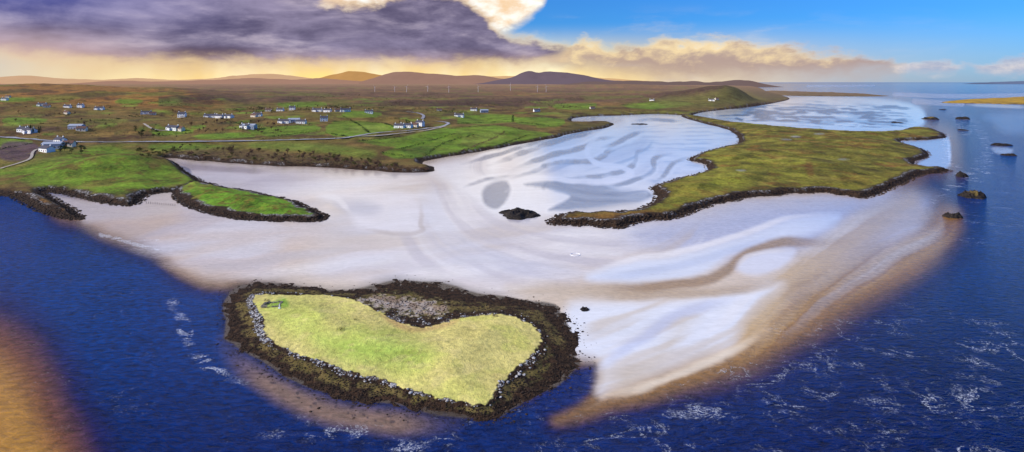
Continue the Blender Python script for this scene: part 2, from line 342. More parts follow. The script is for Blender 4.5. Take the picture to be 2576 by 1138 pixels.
P.streak([(1080,470),(1210,440),(1300,540),(1420,590),(1560,600),(1500,690),(1200,700),(1000,620)],[(1120,440),(1180,540),(1330,610),(1560,640)],26,260,[(246,244,244),(176,170,186),(204,210,230)],.5,30,407)
P.poly([(800,492),(900,482),(1040,490),(1062,580),(1000,586),(900,574),(862,522)],(238,234,238),14,.9,.75)
P.line([(1062,500),(1060,560),(1064,580),(1000,590),(900,576)],(176,160,156),1.5,8,.75,.6)
P.poly([(846,516),(900,508),(960,520),(930,540),(880,538)],(156,160,186),16,.9,.6)
P.line([(800,490),(850,500),(880,540)],(252,246,242),2,9,.8,.6)
# gold band fringe
P.line([(2386,560),(2300,638),(2150,716),(1996,804),(1892,866),(1700,942),(1560,996),(1470,1034),(1400,1060)],(172,122,56),18,40,.3,.9,0,True)
P.line([(2290,510),(2190,560),(2100,620),(2010,690),(1950,740),(1880,830),(1800,880)],(206,170,112),16,50,.55,.8)
P.line([(2270,600),(2150,668),(2010,730),(1960,790)],(136,98,70),6,44,.3,.4)
# white bank and bars
P.poly([(1425,775),(1500,757),(1650,757),(1800,742),(1955,714),(1960,728),(1885,795),(1855,850),(1830,890),(1740,920),(1650,944),(1560,974),(1505,990),(1503,910),(1440,885)],(236,240,248),24,1.)
P.poly([(1560,930),(1640,890),(1720,800),(1760,790),(1690,880),(1620,950),(1560,980)],(216,204,186),30,.9,.6)
CA=[(2330,530),(2200,595),(2060,690),(1950,780),(1850,872),(1650,955),(1450,1020)]
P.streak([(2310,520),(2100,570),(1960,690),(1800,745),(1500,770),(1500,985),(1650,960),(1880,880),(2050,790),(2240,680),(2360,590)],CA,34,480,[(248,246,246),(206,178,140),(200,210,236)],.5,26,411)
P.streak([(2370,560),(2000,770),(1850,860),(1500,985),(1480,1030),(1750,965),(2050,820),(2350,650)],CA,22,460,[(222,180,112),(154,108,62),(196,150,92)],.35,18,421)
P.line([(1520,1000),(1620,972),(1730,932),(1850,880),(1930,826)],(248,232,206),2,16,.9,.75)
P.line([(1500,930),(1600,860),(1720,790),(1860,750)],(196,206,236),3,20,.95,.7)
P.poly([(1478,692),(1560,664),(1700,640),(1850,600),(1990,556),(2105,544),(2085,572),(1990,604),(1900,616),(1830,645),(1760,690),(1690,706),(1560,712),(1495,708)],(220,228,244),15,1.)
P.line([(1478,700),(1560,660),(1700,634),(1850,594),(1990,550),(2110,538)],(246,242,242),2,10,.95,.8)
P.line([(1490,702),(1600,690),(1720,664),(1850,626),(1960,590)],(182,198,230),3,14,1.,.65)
P.line([(2130,608),(1990,611),(1900,631),(1830,676),(1760,706),(1640,722),(1480,726)],(172,136,96),5,15,.4,.95)
P.line([(1995,690),(1900,722),(1760,738),(1600,742),(1440,748)],(188,158,122),4,16,.55,.75)
P.poly([(1850,672),(1900,642),(1995,630),(1985,655),(1930,690),(1875,692)],(226,230,244),11,1.,.9)
P.line([(1850,678),(1890,644),(1990,630)],(248,242,238),1.5,8,.95,.5)
P.poly([(1340,1022),(1405,962),(1486,920),(1488,965),(1456,1008),(1390,1044)],(6,44,116),18,0.,.95)
# upper bay
P.poly([(1095,420),(1200,390),(1330,362),(1430,340),(1540,318),(1560,300),(1440,300),(1500,290),(1640,288),(1740,296),(1800,312),(1862,348),(1765,388),(1740,405),(1785,428),(1650,470),(1645,515),(1400,540),(1260,540),(1150,480)],(246,244,244),20,1.)  # silvery sky reflection painted white over the wet bay
P.streak([(1590,300),(1800,310),(1850,345),(1740,400),(1760,425),(1640,470),(1600,380)],[(1560,340),(1860,336)],5,70,[(254,252,252),(180,190,212),(232,228,234)],.65,10,461,.85)  # sun glitter on the ripples painted as white streaks
G=(104,118,148)
bayl=[(1560,318),(1470,340),(1380,366),(1240,414)]
P.streak([(1180,410),(1330,366),(1440,340),(1540,322),(1640,360),(1660,440),(1560,460),(1430,440),(1330,440),(1230,446)],bayl,15,170,[(252,250,250),(160,170,192),(206,200,208)],.6,12,441)
for q,w_ in (([(1530,322),(1470,338),(1400,356),(1320,382),(1225,416)],4.5),([(1560,345),(1500,352),(1470,372),(1410,386),(1340,408),(1290,424)],4),([(1390,348),(1320,368),(1240,390),(1160,412)],2.5),([(1600,362),(1540,376),(1512,394),(1470,408),(1400,412),(1330,436),(1270,452)],4.5),([(1300,440),(1230,452),(1170,474)],2.5)):
    P.line([(a,b-7) for a,b in q],(254,252,252),2.5,6,1.,.8,.25); P.line(q,G,w_,4.5,.55,.85,.4)
for q,w_ in (([(1640,372),(1604,386),(1600,408),(1560,432),(1510,446),(1450,446),(1390,450)],4.5),([(1690,388),(1650,402),(1646,426),(1606,450),(1540,468),(1480,470)],3.5),([(1620,330),(1580,344),(1552,362),(1516,372)],3),([(1740,396),(1696,412),(1670,440),(1640,458)],2.5),([(1590,306),(1640,302),(1720,306)],2)):
    P.line([(a+4,b+6) for a,b in q],(254,252,252),2.5,6,1.,.8,.25); P.line(q,(112,126,156),w_,4.5,.55,.85,.4)
for q in ([(1208,500),(1218,474),(1246,457),(1278,455),(1281,482),(1268,505),(1250,524),(1226,520)],[(1318,464),(1400,455),(1500,460),(1560,478),(1646,492),(1590,512),(1500,524),(1400,532),(1382,528),(1420,508),(1432,492),(1385,476)]):
    C=smooth(q,3); P.line(C+[C[0]],(252,250,250),3,11,.95,.6); P.poly(q,G,6,.6,.9)
P.streak([(1318,464),(1500,460),(1640,492),(1500,526),(1382,528),(1440,495)],[(1385,474),(1440,490),(1500,497),(1620,496)],10,160,[(158,170,192),(92,106,138),(182,190,208)],.6,6,471)
P.line([(1575,303),(1525,326),(1490,358),(1478,388),(1510,414),(1560,420),(1590,438),(1540,458),(1460,456),(1330,448),(1270,480)],(254,252,254),3.5,6,1.,.95,.2)
P.line([(1640,512),(1560,518),(1480,532),(1400,540)],(200,192,188),2,10,.9,.6)
# outer bay
P.poly([(1735,291),(1850,268),(1985,247),(2100,240),(2290,262),(2330,300),(2290,324),(2100,329),(1860,308)],(226,232,242),8,.9)
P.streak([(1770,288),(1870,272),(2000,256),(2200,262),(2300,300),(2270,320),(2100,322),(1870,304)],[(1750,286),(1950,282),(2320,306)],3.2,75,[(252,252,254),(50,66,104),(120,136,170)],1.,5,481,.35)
rs=random.Random(9)
for i in range(60):
    x=rs.uniform(1800,2230); y=rs.uniform(266,310); l=rs.uniform(25,80)
    P.line([(x,y),(x+l*.3,y-rs.uniform(-1,2)),(x+l*.7,y+rs.uniform(-1,2.5)),(x+l,y+rs.uniform(-1,2))],(44,60,98),rs.uniform(.6,1.8),2.2,.3,.95)
P.poly([(2268,357),(2330,352),(2386,346),(2388,418),(2340,424),(2305,412),(2338,388)],(196,188,190),5,.8)
P.line([(2386,346),(2390,418)],(240,238,244),1,4,.8,.8)
P.poly([(2480,292),(2600,285),(2600,330),(2530,335),(2500,310)],(100,134,184),14,.3,.6)
P.poly([(2495,368),(2540,372),(2538,386),(2500,384)],(190,178,176),5,.6)
P.line([(2420,262),(2600,270)],(206,176,140),2.5,4,.5)
# left inlet, island fringe, bottom-left shoal
P.poly([(120,492),(220,506),(300,520),(345,518),(380,490),(430,486),(450,520),(410,540),(230,560),(200,545)],(220,202,184),12,.7)
P.line([(396,404),(460,418),(560,428),(700,432)],(120,104,110),2,10,.6,.6)
P.line([(570,866),(624,928),(704,984),(800,1030),(900,1054),(1020,1066),(1140,1060)],(166,130,100),3,46,.3,.8)
SB=smooth([(-200,760),(-20,800),(60,850),(120,930),(160,1020),(215,1150),(215,1300),(-200,1300)],4); d2=sdf(P.uw,P.vw,SB)
P._ap(A,sstep(-120,-5,d2)*.75,(46,28,80),0); P._ap(A,sstep(-50,60,d2),(142,88,54),.15); P._ap(A,sstep(30,130,d2),(206,148,48),.3)
d3=sdf(P.uw,P.vw,smooth(P_rock,3)); P._ap(A,(sstep(-22,0,d3)*.45*(sstep(1350,1200,u))),(40,38,62),None)
P._ap(A,sstep(-5,2,d3),(66,50,42),.4)
for i in range(50):
    a=rs.uniform(575,1150); b=np.interp(a,[565,620,700,800,900,1020,1150],[876,918,976,1022,1044,1056,1058])+rs.uniform(-20,12); l=rs.uniform(4,16); P.line([(a,b),(a+l,b+rs.uniform(0,4))],(40,34,60),rs.uniform(.6,1.8),3.,None,.65)
P.poly([(905,748),(960,736),(1040,746),(1140,768),(1130,788),(1080,797),(1010,792),(950,772)],(214,200,212),9,.8)
deep=sstep(.35,.1,P.sand)
foam=deep*(1.0*sstep(700,880,v)*sstep(1350,1600,u)+.75*sstep(960,1060,v)*sstep(500,700,u)*sstep(1600,1350,u)+.35*sstep(640,760,v)*sstep(500,300,u)+.6*sstep(2250,2400,u)*sstep(700,600,v)*sstep(230,300,v))
def foamline(pts,w,fe,a):
    global foam
    dd=ldist(P.uw,P.vw,smooth(pts,4,closed=False)); foam=np.maximum(foam,a*(1-sstep(w,w+fe,dd)))
foamline([(440,770),(462,810),(476,870),(510,905),(560,935),(630,970)],3,24,3.4)
foamline([(630,970),(720,1020),(850,1090),(1000,1115),(1300,1110)],5,34,1.7)
foamline([(1960,890),(1900,960),(1750,1020),(1650,1085),(1500,1110)],20,90,1.2)
foamline([(2380,350),(2390,420),(2470,440),(2480,380)],5,22,2.6); foamline([(2440,300),(2480,360),(2450,430),(2400,470),(2350,500)],4,18,2.2)
foamline([(250,592),(330,614),(400,628)],1,6,6); foamline([(315,608),(400,602)],.5,2.5,5)
foamline([(2250,238),(2400,242),(2600,240)],2.5,5,12); foamline([(2030,217),(2200,216)],.8,1.6,12.); foamline([(2400,275),(2430,330)],8,20,2.5); foamline([(2300,255),(2420,262)],4,6,8)
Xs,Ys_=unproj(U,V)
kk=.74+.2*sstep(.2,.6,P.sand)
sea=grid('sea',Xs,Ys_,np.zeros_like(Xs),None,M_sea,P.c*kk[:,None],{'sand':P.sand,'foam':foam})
tag(sea,'deep blue sea and pale tidal sand flats','sea',None,'structure')

# ================= LAND
def land(name,hf,u0,u1,v0,v1,du,dv,mat,painter,label,vlist=None,KL=.78):
    us=np.arange(u0,u1,du); vv=vlist if vlist is not None else np.arange(v0,v1,dv)
    U,V=np.meshgrid(us,vv); X,Y=unproj(U,V); 
    res=hf(X.ravel(),Y.ravel(),True); h=res[0]; d=res[1]
    pu=CX+F*X.ravel()/Y.ravel(); pv=HV+F*(HC-h)/Y.ravel()
    c,rock,pale=painter(pu,pv,X.ravel(),Y.ravel(),h,res)
    o=grid(name,X,Y,h.reshape(X.shape),(d>-4).reshape(X.shape),mat,c*KL,{'rock':rock,'pale':pale})
    tag(o,label,'land',None,'structure'); return o
def shore_attr(X,Y,d,a,b):
    n=fbm(X/7,Y/7,101)*3+fbm(X/25,Y/25,103)*5
    rock=1-sstep(a,b,d+n); pale=sstep(a-2,a+.5,d+n)*(1-sstep(a+.5,a+3,d+n))*.6*(fbm(X/15,Y/15,107)>-.1)
    return rock,pale
rf=random.Random(21)
def paint_main(pu,pv,X,Y,h,res):
    p=Paint(pu,pv,(138,112,62),7,.6); A=np.arange(len(pu))
    n=fbm(X/160,Y/160,111); p._ap(A,sstep(-.1,.5,n)*.75,(124,130,54),None)
    n=fbm(X/90,Y/90,117); p._ap(A,sstep(.05,.35,n)*.85,(88,62,48),None)
    n=fbm(X/45,Y/45,127); p._ap(A,sstep(.1,.5,n)*.5,(110,112,52),None)
    n=fbm(X/28,Y/40,128); p._ap(A,sstep(.15,.45,n)*.5,(92,70,52),None)
    p.poly([(-900,195),(0,200),(200,205),(480,225),(560,262),(420,272),(250,268),(0,258),(-900,258)],(178,122,60),14,None,.8)  # russet moor, its sunlit tone put into the colour
    n=fbm(X/220,Y/220,119); m=np.where((pv<262)&(pu<560))[0]; p._ap(m,sstep(.05,.35,n[m])*.75,(128,132,56),None)
    n=fbm(X/120,Y/120,120); p._ap(m,sstep(.15,.4,n[m])*.7,(86,62,50),None)
    p.poly([(450,208),(900,210),(1500,210),(1800,216),(1760,238),(1550,262),(1200,270),(900,262),(600,255)],(120,88,74),10,None,.85)
    n=fbm(X/300,Y/400,123); m=np.where((pv<268)&(pu>400)&(pu<1850))[0]; p._ap(m,sstep(.05,.35,n[m])*.75,(66,50,50),None); p._ap(m,sstep(.1,.4,-n[m])*.65,(164,124,70),None)
    n=fbm(X/140,Y/260,125); p._ap(m,sstep(.1,.4,n[m])*.7,(112,120,54),None); p._ap(m,sstep(.15,.4,-n[m])*.6,(80,62,58),None)
    gr=(122,160,48)
    p.poly([(-200,430),(0,425),(100,412),(180,388),(260,366),(330,380),(420,410),(490,446),(490,460),(400,476),(300,490),(200,482),(100,472),(0,440)],(130,168,48),10,None,.85)
    mm=np.where((pv>360)&(pu<520))[0]
    n=fbm(X/30,Y/30,121); p._ap(mm,sstep(.0,.4,n[mm])*.75,(148,136,64),None)
    n=fbm(X/12,Y/12,122); p._ap(mm,sstep(.05,.4,n[mm])*.55,(96,112,42),None)
    n=fbm(X/16,Y/16,124); p._ap(mm,sstep(.2,.4,n[mm])*.7,(122,88,54),None)
    p.poly([(-100,470),(0,478),(100,500),(190,545),(120,545),(0,500)],(172,118,66),10,None,.8)
    for i in range(130):
        a=rf.uniform(20,1450); b=rf.uniform(248,342)
        if a>1150 and b>325: continue
        l=rf.uniform(20,50); hh=rf.uniform(4,7)*(b-215)/90; k=rf.uniform(8,20)
        p.poly([(a,b),(a+l,b-rf.uniform(-2,2)),(a+l-k,b+hh),(a-k,b+hh*.8)],rf.choice([(122,160,50),(146,168,64),(106,136,48),(158,148,76),(156,124,66),(92,70,56),(130,152,56)]),1.,None,.75,2)
    for q in ([(840,305),(960,310),(1000,325),(880,345),(820,335)],[(900,356),(1010,345),(1110,322),(1150,330),(1040,372)],[(1130,325),(1250,315),(1330,330),(1392,340),(1250,368),(1150,385),(1062,400),(960,385)],[(1180,290),(1290,290),(1290,308),(1150,312)],[(1300,295),(1420,300),(1400,320),(1300,310)],[(620,327),(700,318),(790,315),(800,330),(680,345)],[(385,332),(470,322),(484,335),(400,343)],[(1560,265),(1680,255),(1750,262),(1640,275)],[(-50,352),(60,350),(80,362),(-50,376)],[(700,260),(800,256),(820,266),(720,270)],[(300,250),(360,252),(340,262),(290,260)],[(1400,262),(1500,260),(1480,274),(1400,274)],[(880,280),(960,284),(940,296),(860,292)],[(20,296),(120,300),(90,312),(10,310)],[(500,338),(620,334),(640,346),(500,350)],[(0,246),(90,248),(60,256),(0,256)]):
        p.poly(q,gr,2.,None,.8,2)
    p.poly([(1160,345),(1250,330),(1270,345),(1180,372)],(150,166,70),2,None,.7,2); p.poly([(1010,378),(1070,366),(1100,380),(1050,396)],(100,130,48),2,None,.7,2); p.poly([(880,318),(950,316),(980,326),(900,336)],(150,168,70),2,None,.6,2)
    n=fbm(X/24,Y/24,129); p._ap(A,sstep(.15,.5,n)*.4,(106,104,50),None)
    p.poly([(1650,250),(1770,236),(1860,214),(1950,226),(1980,246),(1850,264),(1700,272)],(122,124,62),8,None,.7)
    p.poly([(1840,210),(1900,214),(1960,232),(1980,246),(1930,250),(1880,232)],(92,80,74),8,None,.6)
    p.poly([(440,378),(560,376),(760,388),(940,408),(1080,430),(1000,434),(700,418),(440,400)],(104,86,60),7,None,.8)
    p.poly([(640,362),(800,362),(940,380),(920,396),(760,382),(650,374)],(124,144,56),7,None,.8)
    p.poly([(1420,318),(1530,308),(1545,316),(1500,326),(1420,338)],(100,92,52),4,None,.8)
    p.poly([(10,362),(80,358),(98,378),(60,404),(0,400)],(110,86,94),4,None,.9)
    p.poly([(380,365),(470,362),(560,368),(460,378),(390,380)],(118,156,48),5,None,.7)
    rock,pale=shore_attr(X,Y,res[1],7,14); return p.c,rock,pale
vl=np.concatenate([np.arange(214.6,225,.8),np.arange(225,300,1.25),np.arange(300,570,1.7)])
land('mainland_terrain',h_main,-900,2020,0,0,2.6,0,M_far,paint_main,'brown and green mainland with fields and moor behind the estuary',vl)
def paint_head(pu,pv,X,Y,h,res):
    p=Paint(pu,pv,(132,126,50),9,.8); A=np.arange(len(pu))
    n=fbm(X/60,Y/90,131); p._ap(A,sstep(-.1,.45,n)*.75,(156,154,56),None)
    n=fbm(X/40,Y/60,137); p._ap(A,sstep(.05,.4,n)*.8,(98,86,42),None)
    n=fbm(X/25,Y/25,139); p._ap(A,sstep(.1,.45,n)*.65,(148,102,54),None)
    n=fbm(X/12,Y/16,140); p._ap(A,sstep(.1,.45,n)*.5,(84,84,38),None); p._ap(A,sstep(.15,.45,-n)*.5,(176,164,72),None)
    p.poly([(1680,460),(1800,440),(1900,450),(1800,490),(1690,510)],(158,162,56),25,None,.5)
    p.poly([(2000,470),(2200,440),(2330,420),(2280,450),(2180,485)],(160,152,54),14,None,.5)
    p.poly([(1390,550),(1460,540),(1600,530),(1690,530),(1600,555),(1500,565)],(158,112,56),8,None,.8)
    p.line([(2032,400),(2036,425),(2040,450)],(130,84,50),4,10,None,.6)
    for q in ((2000,345),(1975,352),(2060,338),(2120,400),(1860,430)): p.poly([(q[0]-14,q[1]),(q[0],q[1]-2),(q[0]+14,q[1]),(q[0],q[1]+2)],(190,196,200),2,None,.5)
    rock,pale=shore_attr(X,Y,res[1],8,15); return p.c,rock,pale
land('headland_terrain',h_head,1360,2410,285,585,1.9,1.3,M_mid,paint_head,'low olive green grassy headland with dark rocky rim')
def paint_knoll(pu,pv,X,Y,h,res):
    p=Paint(pu,pv,(116,160,46),11,.5); A=np.arange(len(pu)); n=fbm(X/18,Y/18,141); p._ap(A,sstep(0,.5,n)*.8,(146,140,60),None)
    n=fbm(X/9,Y/9,143); p._ap(A,sstep(.1,.45,n)*.65,(92,118,40),None); n=fbm(X/6,Y/6,145); p._ap(A,sstep(.2,.45,n)*.6,(132,98,56),None)
    rock,pale=shore_attr(X,Y,res[1],7,10); return p.c,rock,pale
land('knoll_terrain',h_knoll,415,840,450,575,1.6,1.2,M_mid,paint_knoll,'green grassy knoll ringed with dark rocks on the sand')
def paint_heart(pu,pv,X,Y,h,res):
    _,d,di,r=res
    p=Paint(pu,pv,(222,208,124),13,.6); A=np.arange(len(pu))
    n=fbm(X/12,Y/12,151); p._ap(A,sstep(0,.5,n)*.6,(208,208,104),None)
    p.poly([(670,765),(760,760),(820,790),(800,850),(740,850),(690,810)],(188,210,90),34,None,.55)
    p.poly([(800,850),(900,840),(1040,860),(1080,900),(980,925),(860,905)],(158,204,68),44,None,.65)
    p.poly([(700,755),(720,745),(730,770),(680,772)],(124,170,58),6,None,.8)
    p.poly([(960,790),(1010,812),(1060,823),(1150,803),(1140,815),(1060,835),(1000,825)],(200,160,106),7,None,.7)
    n=fbm(X/5,Y/5,157); p._ap(A,sstep(.1,.5,n)*.35,(228,208,140),None)
    n=fbm(X/1.6,Y/1.6,159); p._ap(A,sstep(.15,.5,n)*.35,(170,160,88),None)
    w=fbm(X/3.2,Y/3.2,161)*.12; rr=r+w
    ru=sstep(-.15,.25,-di+fbm(X/2,Y/2,163)*1.2)
    pock=sdf(p.uw,p.vw,smooth([(905,752),(960,740),(1040,748),(1130,768),(1120,784),(1080,793),(1010,788),(950,772)],4))
    front=sstep(760,830,pv); lf=sstep(690,650,pu)
    pale=ru*sstep(.86-lf*.14,.95-lf*.14,rr)*(front*.4+.05*(1-front)+.75*lf)*sstep(-.05,.3,fbm(X/3.5,Y/3.5,169)+lf*.25)
    rock=ru
    k=sstep(-3,9,pock+fbm(X/2.5,Y/2.5,165)*20)*.8; p._ap(A,k*ru,(212,194,192),None); rock=rock*(1-k*.92); pale=np.minimum(pale,1)*(1-k)
    k2=ru*sstep(.3,.5,rr)*(1-sstep(.62,.85,rr))*.6*sstep(-.3,.2,fbm(X/4,Y/4,167)); p._ap(A,k2,(118,84,34),None); rock=rock*(1-.55*k2)
    return p.c,rock,np.clip(pale,0,1)
land('island_terrain',h_heart,545,1475,690,1070,1.8,1.5,M_near,paint_heart,'heart shaped grassy island ringed with boulders and brown seaweed',None,1.04)
def ddw(f,W): return lambda X,Y,dd=False:(f(X,Y),sdf(X,Y,W))
def flatp(c): 
    def g(pu,pv,X,Y,h,res): 
        p=Paint(pu,pv,c,15,.5); n=fbm(X/120,Y/120,171); p._ap(np.arange(len(pu)),sstep(0,.5,n)*.6,(110,104,64),None)
        return p.c,1-sstep(2,14,res[1]),np.zeros(len(pu))
    return g
land('dune_terrain',ddw(h_dune,W_dune),2340,2900,0,0,3,0,M_far,flatp((214,170,52)),'golden grassy dune spit at the right edge',np.arange(241,266,.7))
land('spit_terrain',ddw(h_spit,W_spit),1900,2260,0,0,3,0,M_far,flatp((124,108,80)),'low brown spit beyond the dark hill',np.arange(226,245,.6))

# ================= MOUNTAINS
def mountain(sil,Y0,depth,rgb,label,seed,k=.7):
    sil=[(a,b if b>207 else 207-(207-b)*1.18) for a,b in sil]
    us=[a for a,_ in sil]; x0=(us[0]-CX)/F*Y0; x1=(us[-1]-CX)/F*Y0
    xs=np.linspace(x0,x1,240); ys=np.linspace(Y0-depth,Y0+depth,40); X,Y=np.meshgrid(xs,ys[::-1])
    pk=np.interp(CX+F*xs/Y0,us,[HC+(HV-b)/F*Y0 for _,b in sil])
    pk=np.convolve(np.pad(pk,5,'edge'),np.ones(11)/11,'valid')+fbm(xs/420,xs*0+seed,seed+9)*22
    t=(Y-Y0)/depth; pr=np.clip(1-np.abs(t)**1.3,0,1)
    sp=fbm(X/900,Y/1400,seed)*.35; Z=pk[None,:]*pr*(1+sp*np.clip(np.abs(t)*2.5,0,1))+fbm(X/500,Y/500,seed+5)*16*pr*np.abs(t)
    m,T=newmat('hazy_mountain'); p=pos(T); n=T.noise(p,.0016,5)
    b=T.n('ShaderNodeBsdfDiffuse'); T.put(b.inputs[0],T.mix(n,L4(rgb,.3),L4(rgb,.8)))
    e=T.n('ShaderNodeEmission'); e.inputs[0].default_value=L4(rgb,k); mx=T.n('ShaderNodeMixShader'); mx.inputs[0].default_value=.72  # hazy brightness painted as emission so slopes turned from the sun stay bright
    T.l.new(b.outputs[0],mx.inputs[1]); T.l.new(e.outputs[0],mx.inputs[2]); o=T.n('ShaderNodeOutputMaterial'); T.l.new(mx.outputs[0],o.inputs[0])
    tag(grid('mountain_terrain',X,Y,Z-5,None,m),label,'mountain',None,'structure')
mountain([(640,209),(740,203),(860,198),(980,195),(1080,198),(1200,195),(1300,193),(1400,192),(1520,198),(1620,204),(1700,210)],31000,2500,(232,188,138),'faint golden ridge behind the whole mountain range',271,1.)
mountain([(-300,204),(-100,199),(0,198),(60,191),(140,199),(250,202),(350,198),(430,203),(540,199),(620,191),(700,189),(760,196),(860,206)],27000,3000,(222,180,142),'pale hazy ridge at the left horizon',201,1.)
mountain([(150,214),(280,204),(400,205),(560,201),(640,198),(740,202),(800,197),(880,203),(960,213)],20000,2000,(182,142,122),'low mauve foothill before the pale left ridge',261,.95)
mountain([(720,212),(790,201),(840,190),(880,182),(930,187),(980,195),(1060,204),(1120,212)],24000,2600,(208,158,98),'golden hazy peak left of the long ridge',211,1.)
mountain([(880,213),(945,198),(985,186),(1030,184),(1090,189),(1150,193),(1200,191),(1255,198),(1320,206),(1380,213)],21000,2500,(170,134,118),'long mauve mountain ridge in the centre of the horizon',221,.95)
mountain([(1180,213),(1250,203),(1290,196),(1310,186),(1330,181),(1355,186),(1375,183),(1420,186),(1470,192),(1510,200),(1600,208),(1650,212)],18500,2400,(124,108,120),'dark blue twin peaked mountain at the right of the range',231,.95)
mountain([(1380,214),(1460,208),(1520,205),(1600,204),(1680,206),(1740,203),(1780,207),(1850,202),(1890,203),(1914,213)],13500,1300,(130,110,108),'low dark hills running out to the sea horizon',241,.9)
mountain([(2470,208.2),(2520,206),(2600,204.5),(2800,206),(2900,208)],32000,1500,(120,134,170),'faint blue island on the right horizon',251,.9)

# ================= ROADS
def ribbon(name,pts,wd,mat,label,dz=.8,n=8):
    pp=smooth(pts,n,closed=False); P3=[hit(a,b,h_main) for a,b in pp]
    for _ in range(3):
        P3=[P3[0]]+[(P3[i-1]+P3[i]*2+P3[i+1])/4 for i in range(1,len(P3)-1)]+[P3[-1]]
    vs=[];fs=[];Q=[]
    for i,p in enumerate(P3):
        t=(P3[min(i+1,len(P3)-1)]-P3[max(i-1,0)]); t.z=0; t.normalize(); nn=Vector((-t.y,t.x,0)) 
        for s in (-1,1): Q.append((p+nn*(s*wd/2),p.z))
    z=h_main(np.array([q.x for q,_ in Q]),np.array([q.y for q,_ in Q]))
    vs=[(q.x,q.y,max(float(zz),pz)+dz) for (q,pz),zz in zip(Q,z)]
    for i in range(len(P3)-1): fs.append((2*i,2*i+1,2*i+3,2*i+2))
    mb=MB(); mb.add(vs,fs); o=mb.build(name,mat); tag(o,label,'road',None,'structure'); return P3
road=[(-40,343),(60,350),(150,357),(250,359),(350,358),(450,358),(540,357),(620,356),(700,354),(780,352),(860,349),(905,342),(950,335),(1010,331),(1070,325),(1115,318),(1128,311),(1112,307),(1085,306)]
ribbon('road',road,8,M_road,'grey main road running along the far shore')
ribbon('road_marking',road,.8,M_line,'white centre line of the main road',.95)
ribbon('road',[(890,344),(950,343),(1020,335),(1080,328),(1122,318)],6,M_track,'pale slip road beside the main road bend')
ribbon('road',[(1062,300),(1066,292),(1050,285),(1022,282)],7,M_road,'short upper bend of the road above the fields')
ribbon('road',[(160,372),(110,374),(84,382),(78,398),(60,408),(0,426)],3,M_track,'narrow lane winding down the green peninsula')
ribbon('road',[(362,312),(376,322),(398,329),(430,330)],4,M_track,'pale driveway to the long white bungalow')

# ================= HOUSES
def house_proto(L,W,H,rh,wall,roof,storey,door,chim=2,porch=False):
    root=empty('house',(0,0,0)); w=MB()
    l=L/2; k=W/2
    w.add([(-l,-k,-2),(l,-k,-2),(l,k,-2),(-l,k,-2),(-l,-k,H),(l,-k,H),(l,k,H),(-l,k,H),(-l,0,H+rh),(l,0,H+rh)],
        [(0,1,5,4),(2,3,7,6),(1,2,6,9,5),(3,0,4,8,7),(3,2,1,0)])
    if porch: w.box(-l*.35,-l*.02,-k-2.2,-k+.05,-2,H*.85)
    w.build('wall',wall,root)
    r=MB(); o=.5; e=.45; t=.3; sl=rh/k
    for s in (-1,1):
        a=[(-l-o,s*(k+e),H-e*sl+.02),(l+o,s*(k+e),H-e*sl+.02),(l+o,0,H+rh+.02),(-l-o,0,H+rh+.02)]
        b=[(x,y,z+t) for x,y,z in a]; r.add(a+b,[(0,1,2,3),(7,6,5,4),(0,4,5,1),(1,5,6,2),(2,6,7,3),(3,7,4,0)])
    if porch: r.box(-l*.35-.3,-l*.02+.3,-k-2.5,-k+.1,H*.85,H*.85+.3)
    ro=r.build('roof',roof,root)
    for i in range(chim):
        x=(-l+.7) if i==0 else (l-.7); c=MB(); c.box(x-.55,x+.55,-.45,.45,H+rh-.6,H+rh+1.4); c.tube([(x,0,H+rh+1.4),(x,0,H+rh+1.9)],[.2,.16],6); c.build('chimney',wall,ro)
    n=max(2,int(L/3.6))
    for s in range(storey):
        for i in range(n):
            x=-l+L*(i+.5)/n
            if s==0 and i==n//2:
                d=MB(); d.box(x-.55,x+.55,-k-.06,-k+.02,0,2.15); d.build('door',door,root); continue
            if porch and s==0 and -l*.4<x<0: continue
            m=MB(); z=.95+s*2.7; m.box(x-.6,x+.6,-k-.05,-k+.02,z,z+1.15); m.build('window',M_win,root)
    return root
protos=[house_proto(15,8,3.8,2.4,M_white,M_slate,1,M_door),house_proto(12,8,6.0,2.6,M_white,M_slate,2,M_door),house_proto(19,8.5,3.8,2.4,M_white,M_slate,1,M_blue,2,True),house_proto(12,7,3.5,2.4,M_cream,M_brownroof,1,M_door,1),house_proto(18,10,4.8,2.,M_grey,M_grey,1,M_door,0)]
